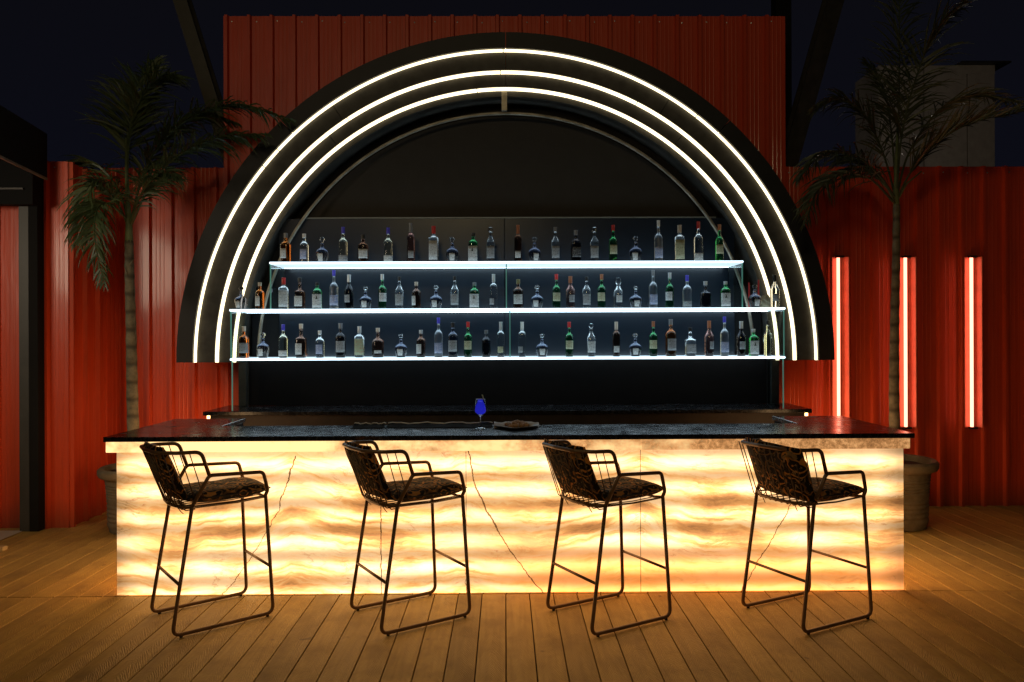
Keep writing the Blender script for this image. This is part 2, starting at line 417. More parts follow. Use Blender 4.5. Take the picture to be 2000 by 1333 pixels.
# ------------------------------------------------------------ corrugated sheet walls
PITCH = 0.2105
def sheet_mesh(height, ribs=5, cut=None):
    """one trapezoidal sheet, front towards -Y, low corner at the origin"""
    prof = []
    for i in range(ribs):
        o = i*PITCH
        for (x, y) in ((0, 0), (0.010, 0), (0.020, -0.034), (0.046, -0.034), (0.056, 0), (0.088, 0), (0.092, -0.0014), (0.100, -0.0014), (0.104, 0),
                       (0.126, 0), (0.130, -0.0014), (0.138, -0.0014), (0.142, 0), (0.164, 0), (0.168, -0.0014), (0.176, -0.0014), (0.180, 0)):
            prof.append((o+x, y))
    prof.append((ribs*PITCH, 0))
    b = B(); n = len(prof); vs = []; fs = []
    for z in (0, height):
        for (x, y) in prof: vs.append((x, y, z))
    for z in (0, height):
        for (x, y) in prof: vs.append((x, y+0.0012, z))
    for i in range(n-1):
        fs.append((i, i+1, n+i+1, n+i)); fs.append((2*n+i+1, 2*n+i, 3*n+i, 3*n+i+1)); fs.append((n+i, n+i+1, 3*n+i+1, 3*n+i))
    b.add(vs, fs); me = bpy.data.meshes.new('corrugated_sheet'); me.from_pydata(b.v, [], b.f); me.materials.append(RED); return me
SH = {}
def wall_sheets(root, x0, x1, y, h, screws=True):
    """fills local x0..x1 with sheets"""
    x = x0; ribs_left = round((x1-x0)/PITCH); sc = B()
    while ribs_left > 0:
        r = min(5, ribs_left)
        if (h, r) not in SH: SH[(h, r)] = sheet_mesh(h, r)
        link('corrugated_sheet', SH[(h, r)], root, (x, y+random.uniform(-.0015, .0015), 0))
        if screws:
            for i in range(r):
                cx = x+i*PITCH+0.08+(0.02 if i % 2 else 0); 
                for zz in (h-0.055+random.uniform(-.01, .01),):
                    sc.lathe([(0.0, 0.0), (0.007, 0.0), (0.007, 0.004), (0.0, 0.006)], 6, (0, 0, 0))
                    for q in range(len(sc.v)-24, len(sc.v)):
                        vx, vy, vz = sc.v[q]; sc.v[q] = (cx+vx, y-0.0025-vz, zz+vy)
        x += r*PITCH; ribs_left -= r
    if screws: stuff(sc.obj('screw', SCREW, root))

wl = P(437, 300, 7.05).x; hC = P(1000, 32, 7.05).z
cw = thing('corrugated_wall', 'tall dark red corrugated sheet wall rising behind the lit arch', 'wall', (wl, 7.05, -0.05), 0, 'red corrugated sheet walls')
wall_sheets(cw, 0, 25*PITCH+0.02, 0, hC+0.05)
B().box(0, 25*PITCH, 0.012, 0.06, hC-0.30, hC-0.24).obj('rail', DARKST, cw)
hF = P(1800, 326, 7.12).z
fr = thing('corrugated_fence', 'red corrugated fence on the right carrying three glowing light tubes', 'fence', (2.62, 7.12, -0.05), 0, 'red corrugated sheet walls')
wall_sheets(fr, 0, 20*PITCH, 0, hF+0.05)
fl = thing('corrugated_fence', 'red corrugated fence behind the left palm and bar end', 'fence', (-3.80, 7.12, -0.05), 0, 'red corrugated sheet walls')
wall_sheets(fl, 0, 6*PITCH, 0, hF+0.05, False)
hL = P(120, 316, 6.5).z; xL = P(135, 1029, 6.5).x
fl2 = thing('corrugated_fence', 'red corrugated fence stepping forward at far left beside the black post', 'fence', (xL-12*PITCH, 6.5, -0.05), 0, 'red corrugated sheet walls')
wall_sheets(fl2, 0, 12*PITCH, 0, hL+0.05)
ret = thing('corrugated_fence', 'short red return wall joining the stepped left fence to the back fence', 'fence', (xL, 6.5, -0.05), R(90), 'red corrugated sheet walls')
wall_sheets(ret, 0, 3*PITCH, 0, hL+0.05, False)
for n_, (rt, a, b) in enumerate(((fr, 0, 20*PITCH), (fl2, 0, 12*PITCH))):
    B().box(a, b, 0.01, 0.05, 0.4, 0.45).obj('rail', DARKST, rt)

# ------------------------------------------------------------ building, leaning beams, mast behind
bx0, bx1 = P(1716, 200, 12).x, P(1943, 200, 12).x; bz = P(1830, 128, 12).z
cl = simple('grey_cladding', (0.34, 0.31, 0.28), 0.7, var=0.15)
bd = thing('plant_room', 'grey panelled rooftop box standing behind the right fence', 'building', (0, 12, 0))
e1, e2 = P(1805, 200, 12).x, P(1890, 200, 12).x
for a, b in ((bx0, e1-.012), (e1+.012, e2-.012), (e2+.012, bx1)):
    B().box(a, b, 0, 0.05, 0, bz, 0.004).obj('wall_panel', cl, bd)
B().box(bx0, bx1, 0.055, 0.8, 0, bz-0.01).obj('wall', cl, bd)
B().box(P(1870, 200, 12).x, P(1966, 200, 12).x, -0.12, 0.9, bz+.003, bz+0.03).obj('roof_flashing', DARKST, bd)
B().box(P(1866, 200, 12).x, bx1, -0.006, -0.001, bz-0.14, bz-0.0).obj('trim_panel', cl, bd)
GREYB = simple('beam_grey', (0.07, 0.068, 0.055), 0.7)
def beam(pa, pb, Y, wd, label, rod):
    a = P(*pa, Y); b = P(*pb, Y)
    t = thing('leaning_beam', label, 'steel beam', b, 0, 'leaning steel beams')
    d = (a-b); n = d.normalized(); side = n.cross(Vector((0, 1, 0))); v = Vector((0, 0.12, 0))
    def bar(o0, o1, dy0, dy1, nm, mt):
        q = [Vector((0, dy0, 0))+side*o0, Vector((0, dy0, 0))+side*o1, Vector((0, dy1, 0))+side*o1, Vector((0, dy1, 0))+side*o0]
        B().add(q+[p+d for p in q], [(3, 2, 1, 0), (4, 5, 6, 7), (0, 1, 5, 4), (1, 2, 6, 5), (2, 3, 7, 6), (3, 0, 4, 7)]).obj(nm, mt, t)
    bar(-wd/2, wd/2, 0, .02, 'flange', GREYB if rod else DARKST); bar(-0.01, 0.01, .0205, .16, 'web', DARKST); bar(-wd/2, wd/2, .1605, .18, 'flange', DARKST)
    return t
beam((332, -60), (455, 335), 7.4, 0.13, 'steel beam leaning in from upper left behind the left palm', True)
beam((1650, -60), (1540, 330), 7.4, 0.16, 'steel beam leaning from upper right between wall and right palm', False)
p0 = P(1516, 30, 7.6); p1 = P(1546, 30, 7.6)
tag(B().box(p0.x, p1.x, 7.6, 7.75, 0, p0.z+1.5, .004).obj('mast', BLACK), 'black square mast standing above the right corner of the tall wall', 'post')

# ------------------------------------------------------------ canopy at the far left
cn = thing('canopy_frame', 'black steel canopy frame with post and deep fascia at far left', 'canopy', (0, 0, 0))
a = P(38, 1036, 6.38); b = P(76, 1036, 6.38)
litp = simple('lit_post_side', (0.045, 0.045, 0.04), 0.5, 0.2)  # lit left side of the black post, light put into a greyer colour
B().box(a.x, a.x+0.085, 6.38, 6.46, 0, 3.0, .003).obj('post', litp, cn)
B().box(a.x+0.0855, b.x, 6.375, 6.47, 0, 3.0, .003).obj('post', BLACK, cn)
# fascia: front edge line runs towards the camera
fa = P(92, 262, 6.1); fb = P(84, 348, 6.1); fd = Vector((0.174, -1, 0)).normalized()
def fas(o0, o1, z0, z1, nm, mt, L0=0.0, L1=1.7):
    sd = Vector((-fd.y, fd.x, 0))*-1
    q = [Vector((fa.x, 6.1, 0))+fd*L0+sd*o0, Vector((fa.x, 6.1, 0))+fd*L1+sd*o0, Vector((fa.x, 6.1, 0))+fd*L1+sd*o1, Vector((fa.x, 6.1, 0))+fd*L0+sd*o1]
    vs = [p+Vector((0, 0, z0)) for p in q]+[p+Vector((0, 0, z1)) for p in q]
    B().add(vs, [(3, 2, 1, 0), (4, 5, 6, 7), (0, 1, 5, 4), (1, 2, 6, 5), (2, 3, 7, 6), (3, 0, 4, 7)]).obj(nm, mt, cn)
fas(0, 0.05, fb.z, fa.z, 'fascia', BLACK)
fas(-0.004, 0.012, fb.z-0.018, fb.z-0.001, 'edge_trim', TUBEM, 0.0, 1.7)
fas(0.051, 2.4, fa.z-0.10, fa.z-0.02, 'roof', BLACK)
B().box(-6.4, b.x+0.02, 6.28, 6.36, 2.74, 3.22).obj('lintel', BLACK, cn)
B().box(-6.4, b.x-0.05, 6.262, 6.278, 2.86, 2.875).obj('conduit', DARKST, cn)
tile = simple('pale_floor_tile', (0.55, 0.56, 0.5), 0.3, var=0.08)
tq = [P(0, 1057, 6.0), P(46, 1037.5, 6.0)]
def ground(px, py):
    d = ROT @ Vector(((px-1000)/F, (655-py)/F, -1)); return Vector((0, 0, CAMZ)) + d*(-CAMZ/d.z)
g0, g1 = ground(0, 1057), ground(46, 1038)
dd = (g0-g1)
structure(B().add([(g1.x, g1.y, .006), (-6.4, g1.y, .006), (-6.4, 3.0, .006), (g1.x+dd.x*((g1.y-3.0)/-dd.y), 3.0, .006)], [(0, 1, 2, 3)]).obj('pale_path', tile))
gs = ground(3, 1076)
tag(B().box(-0.05, 0.03, -0.03, 0.03, 0.0, 0.035, .006).obj('door_stop', simple('pale_wood', (0.55, 0.42, 0.2), 0.5), loc=(gs.x, gs.y, 0)), 'small pale wooden block on the deck at the left frame edge', 'block')

# ------------------------------------------------------------ the arch
AC = (990, 706)
def arcpts(rpx, Y, n=96, a0=0.0, a1=math.pi):
    c = P(*AC, Y); r = rpx*Y/F
    return [Vector((c.x+r*math.cos(a0+(a1-a0)*i/n), Y, c.z+r*math.sin(a0+(a1-a0)*i/n))) for i in range(n+1)]
def ring(r0, r1, Y0, Y1, a0=0.0, a1=math.pi, n=96):
    """solid ring segment, radii in photo pixels taken at depth Y0"""
    c = P(*AC, Y0); q0, q1 = r0*Y0/F, r1*Y0/F; b = B(); vs = []
    for i in range(n+1):
        a = a0+(a1-a0)*i/n; ca, sa = math.cos(a), math.sin(a)
        for (q, y) in ((q0, Y0), (q1, Y0), (q1, Y1), (q0, Y1)): vs.append((c.x+q*ca, y, c.z+q*sa))
    fs = [(3, 2, 1, 0)]
    for i in range(n):
        for k in range(4):
            l = (k+1) % 4; fs.append((i*4+k, i*4+l, i*4+4+l, i*4+4+k))
    fs.append(tuple(n*4+k for k in range(4)))
    b.add(vs, fs); return b
arch = thing('lit_arch', 'large black semicircular arch with three warm white light strips', 'arch')
YA = 6.50
def band(r0, r1, Y0, Y1, mt, joints):
    js = [0.0]+joints+[math.pi]
    for i in range(len(js)-1):
        g = 0.0009
        ring(r0, r1, Y0, Y1, js[i]+(g if i else 0), js[i+1]-(g if i < len(js)-2 else 0), 40).obj('arch_panel', mt, arch, 'auto')
band(612, 643, YA, 6.95, ARCHO, [R(47), R(90), R(133)])
band(569, 609, YA+0.055, 6.94, ARCHB, [R(58), R(90), R(124)])
band(536, 566, YA+0.095, 6.93, ARCHB, [R(52), R(90), R(128)])
band(517, 528, YA+0.135, 6.92, ARCHB, [R(90)])
ring(605.4, 611.0, YA+0.032, YA+0.054).obj('light_strip', LEDW, arch, 'auto')
ring(562.4, 568.0, YA+0.072, YA+0.094).obj('light_strip', LEDW, arch, 'auto')
ring(529.6, 535.2, YA+0.112, YA+0.134).obj('light_strip', LEDW, arch, 'auto')
ring(0.5, 530, 6.88, 6.90).obj('backdrop', RECESS, arch)
ring(0.5, 478, 6.80, 6.82).obj('inner_backdrop', INNERP, arch)
B().tube(arcpts(484, 6.685, 90, R(1), R(179)), 0.015, 8).obj('steel_tube', TUBEM, arch, True)
for rp_, y_, angs in ((608.5, YA+.030, (52, 90.4, 137, 141)), (565.7, YA+.070, (63, 91, 123)), (532.8, YA+.110, (41, 96, 149))):
    for an in angs: ring(rp_-3.6, rp_+3.2, y_+.0005, y_+.0185, R(an), R(an+.16), 2).obj('strip_clip', BLACK, arch)
c = P(985, 180, 6.66); c2 = P(985, 218, 6.66)
B().box(c.x-.024, c.x+.024, 6.63, 6.68, c2.z, c.z+0.02, .003).obj('strut', TUBEM, arch)

# black panels behind and under the shelves
bp = thing('glass_screen', 'dark glass panel standing behind the bottle shelves', 'panel', (0, 6.72, 0))
z1 = P(1000, 427, 6.72).z; z0 = P(1000, 702, 6.72).z; xa, xb = P(545, 427, 6.72).x, P(1434, 427, 6.72).x
B().box(xa, -0.002, 0, 0.012, z0, z1, .002).obj('glass_panel', BACKG, bp)
B().box(0.002, xb, 0, 0.012, z0, z1, .002).obj('glass_panel', BACKG, bp)
B().box(P(598, 427, 6.72).x, P(1398, 427, 6.72).x, -0.006, 0.016, z1+.001, z1+0.012).obj('top_edge', simple('edge_grey', (0.16, 0.16, 0.13), 0.4), bp)
B().box(xa-0.25, xb+0.25, 0.03, 0.05, z0, P(1000, 560, 6.75).z).obj('lower_board', BLACK, bp)
# ------------------------------------------------------------ back counter
ZC = 1.02
bc = thing('back_counter', 'black granite back counter below the bottle shelves', 'counter', (0, 0, 0))
cxa, cxb = P(396, 805, 6.2).x, P(1586, 800, 6.2).x
B().box(cxa, cxb, 6.2, 6.78, ZC-0.032, ZC, .003).obj('countertop', GRAN, bc)
B().box(cxa+0.05, cxb-0.05, 6.225, 6.76, 0.0, ZC-0.034).obj('cabinet', CAB, bc)
B().box(cxa+0.022, cxa+0.049, 6.228, 6.76, 0.02, ZC-0.034, .002).obj('side_slab', ONYXS, bc)
B().box(cxb-0.049, cxb-0.022, 6.228, 6.76, 0.02, ZC-0.034, .002).obj('side_slab', ONYXS, bc)
xa2, xb2 = P(484, 750, 6.7).x, P(1505, 750, 6.7).x
tag(B().box(xa2, xb2, 6.70, 6.715, ZC+0.001, z0-0.004, .002).obj('splashback', simple('splash_black', (0.006, 0.005, 0.0045), 0.9, Specular_IOR_Level=0.08)), 'matte black splashback between the back counter and lowest shelf', 'panel')
for (xx, nm) in ((P(474, 750, 6.68).x, 'left'), (P(1514, 750, 6.68).x, 'right')):
    tag(B().box(xx-.035, xx+.035, 6.66, 6.74, ZC+0.001, z0-0.004, .003).obj('shelf_post', DARKST), f'dark steel post beside the {nm} end of the black splashback', 'post', 'posts under the shelves')

# ------------------------------------------------------------ shelves
YS0, YS1 = 6.22, 6.63
SZ = [P(1000, 512.5, YS0).z, P(1000, 604.5, YS0).z, P(1000, 700.5, YS0).z]
SX = [(P(526, 512, YS0).x, P(1452, 510, YS0).x), (P(448, 608, YS0).x, P(1534, 603, YS0).x), (P(449, 703, YS0).x, P(1534, 698, YS0).x)]
NM = ['top', 'middle', 'lowest']
MID = [P(989, 560, YS0).x, P(996, 650, YS0).x]
for i in range(3):
    t = thing('glass_shelf', f'{NM[i]} glass bottle shelf with glowing white edges', 'shelf', (0, 0, SZ[i]), 0, 'glowing bottle shelves')
    a, b = SX[i]
    B().box(a+0.012, b-0.012, YS0+0.012, YS1-0.012, -0.010, 0.008).obj('shelf_plate', SHELFG, t)
    B().box(a, b, YS0, YS0+0.011, -0.008, 0.0075, .002).obj('front_light', LEDC, t)
    B().box(a, b, YS1-0.011, YS1, -0.012, 0.004, .002).obj('rear_light', LEDC2, t)
    B().box(a, a+0.011, YS0+0.0115, YS1-0.0115, -0.011, 0.006, .002).obj('end_edge', SHELFG, t)
    B().box(b-0.011, b, YS0+0.0115, YS1-0.0115, -0.011, 0.006, .002).obj('end_edge', SHELFG, t)
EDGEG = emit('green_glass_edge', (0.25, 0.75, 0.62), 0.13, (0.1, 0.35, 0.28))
def pane(x, zb, zt, label):
    t = thing('glass_support', label, 'glass panel', (x, 0, zb), 0, 'upright glass supports of the shelves')
    B().box(-.004, .004, YS0+0.022, YS1-0.013, 0, zt-zb, 0).obj('pane', PANE, t)
    B().box(-.0045, .0045, YS0+0.016, YS0+0.0215, 0, zt-zb, 0).obj('polished_edge', EDGEG, t)
for (x, nm) in ((SX[0][0]+.004, 'left'), (MID[0], 'centre'), (SX[0][1]-.004, 'right')):
    pane(x, SZ[1]+.011, SZ[0]-.013, f'upright glass support under the {nm} of the top shelf')
for (x, nm) in ((SX[1][0]+.006, 'left end'), (MID[1], 'centre'), (SX[1][1]-.006, 'right end')):
    pane(x, SZ[2]+.011, SZ[1]-.013, f'upright glass support under the {nm} of the middle shelf')
for (x, nm) in ((SX[2][0]+.012, 'left'), (SX[2][1]-.012, 'right')):
    pane(x, ZC+.002, SZ[2]-.013, f'upright glass support between the back counter and {nm} end of the lowest shelf')

# ------------------------------------------------------------ bottles
def labelm(name, base, ink, band=None):
    m = M(name); x = m.xyz(m.obj())
    ln = m.ma('GREATER_THAN', m.ma('SINE', m.ma('MULTIPLY', x[2], 520)), 0.35)
    wd = m.ma('GREATER_THAN', m.noise(m.vec(m.ma('MULTIPLY', x[0], 150), 0.0, m.ma('MULTIPLY', x[2], 70)), 1.0, 1), 0.5)
    c = m.mix(m.ma('MULTIPLY', m.ma('MULTIPLY', ln, wd), 0.85), base, ink)
    if band: c = m.mix(m.ramp(m.noise(m.vec(0.0, 0.0, x[2]), 14, 1), (0.54, 0.0), (0.58, 0.9)), c, band)
    m.set(Base_Color=m.mul(c, 0.72), Roughness=0.55); return m.m
LAB = {'white': labelm('label_white', (0.80, 0.82, 0.80), (0.12, 0.14, 0.16)),
       'cream': labelm('label_cream', (0.66, 0.66, 0.42), (0.12, 0.16, 0.08)),
       'blue': labelm('label_blue', (0.34, 0.40, 0.62), (0.85, 0.85, 0.9), (0.10, 0.13, 0.38)),
       'grey': labelm('label_grey', (0.42, 0.44, 0.45), (0.08, 0.08, 0.09)),
       'black': labelm('label_black', (0.02, 0.02, 0.022), (0.5, 0.5, 0.5)),
       'red': labelm('label_red', (0.45, 0.55, 0.35), (0.6, 0.15, 0.1), (0.45, 0.05, 0.04))}
GL = {'clear': glass('bottle_clear_glass', (0.93, 0.96, 0.97)),
      'straw': glass('bottle_pale_straw', (0.93, 0.92, 0.72)),
      'green': glass('bottle_green_glass', (0.05, 0.42, 0.14)),
      'amber': glass('bottle_amber', (0.55, 0.16, 0.03)),
      'brown': glass('bottle_brown', (0.22, 0.10, 0.06)),
      'dark': glass('bottle_dark', (0.06, 0.06, 0.075)),
      'smoke': glass('bottle_smoky', (0.13, 0.15, 0.22)),
      'rose': glass('bottle_rose', (0.60, 0.30, 0.26)),
      'frost': glass('bottle_frosted', (0.80, 0.86, 0.92), 0.28)}
CP = {'blue': simple('cap_blue', (0.07, 0.06, 0.55), 0.4), 'red': simple('cap_red', (0.60, 0.03, 0.03), 0.4),
      'black': simple('cap_black', (0.02, 0.02, 0.02), 0.35), 'silver': simple('cap_silver', (0.68, 0.70, 0.70), 0.35, 0.5),
      'copper': simple('cap_copper', (0.42, 0.16, 0.08), 0.4, 0.3), 'olive': simple('cap_olive', (0.22, 0.19, 0.08), 0.5),
      'cream': simple('cap_cream', (0.60, 0.52, 0.42), 0.5), 'white': simple('cap_white', (0.75, 0.76, 0.74), 0.5),
      'grey': simple('cap_grey', (0.22, 0.23, 0.24), 0.4, 0.3), 'glass': GL['clear']}
EMB = simple('emblem_dark', (0.05, 0.06, 0.04), 0.6)
# kind: (radius, shoulder start, shoulder end, neck radius, cap length, squareness, waist)
SHP = {'squat': (0.052, 0.36, 0.56, 0.012, 0.20, 0), 'stag': (0.039, 0.62, 0.78, 0.012, 0.11, .25), 'vodka': (0.037, 0.55, 0.70, 0.011, 0.17, 0),
       'tall': (0.035, 0.55, 0.69, 0.0105, 0.14, 0), 'green': (0.034, 0.54, 0.68, 0.011, 0.15, 0), 'gin': (0.038, 0.68, 0.74, 0.013, 0.20, .5),
       'hex': (0.034, 0.56, 0.74, 0.011, 0.12, .15), 'whisky': (0.043, 0.58, 0.72, 0.013, 0.14, .15), 'slim': (0.032, 0.62, 0.74, 0.011, 0.22, .1),
       'square': (0.042, 0.54, 0.62, 0.013, 0.13, .6), 'wine': (0.039, 0.55, 0.74, 0.0125, 0.20, 0), 'flask': (0.050, 0.52, 0.66, 0.013, 0.12, 0),
       'small': (0.037, 0.58, 0.74, 0.012, 0.12, 0)}
def outer(kind, h):
    r, s0, s1, nr, cl_, sq = SHP[kind]; z0_ = s0*h; z1_ = s1*h; pr = []
    if kind == 'squat':
        z1_ = 0.60*h
        pr = [(r*k_, z1_*t) for t, k_ in ((0, .66), (.03, .72), (.12, .78), (.30, .89), (.50, .98), (.62, 1.0), (.73, .97), (.83, .85), (.91, .62), (.97, .38))]+[(nr*1.25, z1_)]
    else:
        rb = r*0.93 if kind in ('hex', 'wine') else r
        pr = [(rb*0.86, 0.0), (rb*0.97, 0.006), (rb, 0.014), ((rb+r)/2, z0_*0.5), (r, z0_)]
        for t in (0.2, 0.4, 0.6, 0.8, 1.0):
            if kind in ('hex', 'gin', 'wine'): q = 1-t
            else: q = math.cos(t*math.pi/2)**0.85 if t < 1 else 0
            pr.append((nr*1.08+(r-nr*1.08)*q, z0_+(z1_-z0_)*t))
    return pr, r, nr, cl_, sq
cache = {}
def bottle_parts(kind, hh, g, cp, lb, la):
    key = (kind, hh, g, cp, lb, la)
    if key in cache: return cache[key]
    h = hh; pr, r, nr, cl_, sq = outer(kind, h); zc = h*(1-cl_)
    top = zc if kind != 'squat' else h*0.80
    n_ = [(p[0], p[1], 1) for p in pr]+[(nr, h*0.5*(pr[-1][1]/h+top/h), 0), (nr, top-0.004, 0), (0.0, top-0.004, 0)]
    n_ = [(0.0, 0.0, 1)]+n_
    b = B().lathe(n_, 22, sq=sq); gm_ = bpy.data.meshes.new('glass_body'); gm_.from_pydata(b.v, [], b.f)
    gm_.polygons.foreach_set('use_smooth', [True]*len(gm_.polygons)); gm_.materials.append(GL[g])
    b = B(); cr = nr*1.28
    if kind == 'squat': b.lathe([(0, top-.003), (nr*.9, top-.003), (nr*.9, top+.01), (nr*1.7, top+.018), (nr*1.8, h*.93), (nr*1.1, h*.99), (0, h)], 14)
    elif cp == 'glass': b.lathe([(0, zc-.003), (cr*1.1, zc-.003), (cr*1.5, zc+.012), (cr*1.3, h-.004), (0, h)], 14)
    else: b.lathe([(0, zc-.003), (cr, zc-.003), (cr, zc+.002), (cr*.98, h-.008), (cr*1.06, h-.007), (cr*1.06, h-.001), (cr*.9, h), (0, h)], 14)
    cm = bpy.data.meshes.new('cap'); cm.from_pydata(b.v, [], b.f); cm.polygons.foreach_set('use_smooth', [True]*len(cm.polygons))
    cm.set_sharp_from_angle(angle=R(40)); cm.materials.append(CP[cp])
    lm = None
    if lb:
        s0 = SHP[kind][1]*h
        za, zb, half = {'squat': (0.08, 0.36, 26), 'stag': (0.06, 0.56, 62), 'gin': (0.08, 0.60, 55), 'green': (0.22, 0.46, 60), 'tall': (0.10, 0.36, 70), 'vodka': (0.05, 0.22, 75),
                        'hex': (0.12, 0.46, 65), 'slim': (0.12, 0.30, 40), 'whisky': (0.16, 0.48, 48), 'small': (0.14, 0.48, 46), 'square': (0.10, 0.42, 50), 'wine': (0.20, 0.42, 40),
                        'flask': (0.14, 0.24, 35)}[kind]
        za *= h; zb *= h
        def rad(z):
            for i in range(len(pr)-1):
                if pr[i][1] <= z <= pr[i+1][1]: return pr[i][0]+(pr[i+1][0]-pr[i][0])*(z-pr[i][1])/max(1e-6, pr[i+1][1]-pr[i][1])
            return r
        c0 = R(-90+la); zz = [za+(zb-za)*t/4 for t in range(5)]
        # outer skin, sides closed with a thin edge
        b = B().lathe([(rad(zz[0])-.0002, zz[0], 1)]+[(rad(z)+.0013, z, 1) for z in zz]+[(rad(zz[-1])-.0002, zz[-1], 1)], 10, (0, 0, 0), c0-R(half), c0+R(half), sq=sq)
        lm = bpy.data.meshes.new('label'); lm.from_pydata(b.v, [], b.f); lm.polygons.foreach_set('use_smooth', [True]*len(lm.polygons)); lm.materials.append(LAB[lb])
    em = None
    if kind == 'stag':
        c0 = R(-90+la); rr = r+.0022; b = B(); zc_ = 0.42*h
        vs = [(rr*math.cos(c0+a_), rr*math.sin(c0+a_), zc_+z_) for a_, z_ in ((-.22, -.012), (.22, -.012), (.16, 0.0), (0.0, .022), (-.16, 0.0))]
        b.add(vs, [(0, 1, 2, 3, 4)]); em = bpy.data.meshes.new('emblem'); em.from_pydata(b.v, [], b.f); em.materials.append(EMB)
    cache[key] = (gm_, cm, lm, em); return cache[key]
GD = {'clear': 'clear glass', 'straw': 'pale straw coloured', 'green': 'green glass', 'amber': 'amber', 'brown': 'brown', 'dark': 'dark', 'smoke': 'smoky glass', 'rose': 'reddish', 'frost': 'frosted'}
SD = {'squat': 'squat decanter', 'stag': 'gin bottle', 'vodka': 'vodka bottle', 'tall': 'tall slim vodka bottle', 'green': 'whiskey bottle', 'gin': 'square gin bottle',
      'hex': 'tapering bottle', 'whisky': 'broad whisky bottle', 'slim': 'slender bottle', 'square': 'square whiskey bottle', 'wine': 'wine-shaped bottle', 'flask': 'flat flask bottle', 'small': 'small bottle'}
LD = {'white': 'white label', 'cream': 'cream label', 'blue': 'blue label', 'grey': 'grey label', 'black': 'black label', 'red': 'red and green label', None: 'no label'}
# px, top y, kind, glass, cap, label, label turn
TOP = [(558, 456, 'whisky', 'amber', 'grey', 'white', -35), (594, 457, 'small', 'clear', 'white', 'blue', 0), (629, 464, 'squat', 'smoke', 'glass', 'white', -15), (670, 444, 'vodka', 'straw', 'blue', 'grey', 0),
       (709, 459, 'whisky', 'brown', 'black', 'white', 10), (758, 445, 'vodka', 'straw', 'blue', 'white', 0), (802, 436, 'slim', 'rose', 'grey', 'grey', 10), (847, 442, 'gin', 'clear', 'red', 'white', -10),
       (883, 464, 'squat', 'smoke', 'glass', 'white', 5), (924, 456, 'stag', 'green', 'black', 'white', 0), (958, 444, 'hex', 'clear', 'glass', 'grey', 0), (1011.5, 440, 'slim', 'brown', 'copper', 'white', 0),
       (1044, 464, 'squat', 'smoke', 'glass', 'white', 15), (1084.5, 444, 'hex', 'clear', 'grey', 'grey', 0), (1124.6, 450, 'whisky', 'dark', 'grey', 'black', 0), (1161, 444, 'hex', 'clear', 'glass', 'grey', 5),
       (1197.5, 440, 'green', 'green', 'red', 'cream', 0), (1241.5, 462, 'squat', 'smoke', 'glass', 'white', -10), (1286, 431, 'tall', 'frost', 'white', 'blue', 0), (1327, 440, 'gin', 'clear', 'cream', 'cream', 0),
       (1364, 433, 'vodka', 'clear', 'red', 'white', -10), (1405, 439, 'green', 'green', 'copper', 'cream', -10)]
MIDL = [(471, 560, 'squat', 'smoke', 'black', 'white', -15), (507.6, 552, 'small', 'amber', 'cream', 'white', -30), (554, 543, 'gin', 'clear', 'red', 'white', 0), (585.6, 543, 'square', 'brown', 'black', 'white', -20),
        (619.5, 552, 'stag', 'green', 'black', 'white', 0), (652, 528, 'tall', 'frost', 'blue', 'blue', 0), (681.6, 537, 'wine', 'dark', 'silver', 'grey', -20), (714, 560, 'squat', 'smoke', 'glass', 'white', -15),
        (746.5, 536, 'green', 'green', 'silver', 'white', 30), (780, 541, 'hex', 'clear', 'black', 'grey', 0), (813, 551, 'small', 'brown', 'cream', 'white', -45), (851.5, 558, 'squat', 'smoke', 'glass', 'white', -10),
        (888, 540, 'hex', 'clear', 'black', 'grey', 0), (926.5, 552, 'stag', 'green', 'grey', 'white', 0), (964, 536, 'slim', 'clear', 'silver', 'grey', -30), (1012, 546, 'whisky', 'brown', 'olive', 'white', 5),
        (1049, 558, 'squat', 'smoke', 'glass', 'white', -10), (1086.7, 536, 'green', 'green', 'red', 'cream', 0), (1114, 540, 'wine', 'rose', 'copper', 'grey', 20), (1145.7, 541, 'hex', 'clear', 'black', 'grey', 10),
        (1175, 536, 'green', 'green', 'copper', 'cream', -15), (1207.7, 543, 'wine', 'clear', 'glass', 'white', 0), (1241.5, 559, 'squat', 'smoke', 'glass', 'white', 5), (1275.6, 528, 'tall', 'frost', 'grey', 'blue', 0),
        (1308, 533, 'green', 'green', 'silver', 'white', -40), (1342, 538, 'vodka', 'frost', 'blue', 'grey', 0), (1377.6, 550, 'square', 'dark', 'silver', None, 0), (1416.7, 550, 'stag', 'green', 'silver', 'white', 0),
        (1474, 556, 'squat', 'smoke', 'black', 'white', 5), (1513, 537, 'wine', 'clear', 'black', 'grey', 0)]
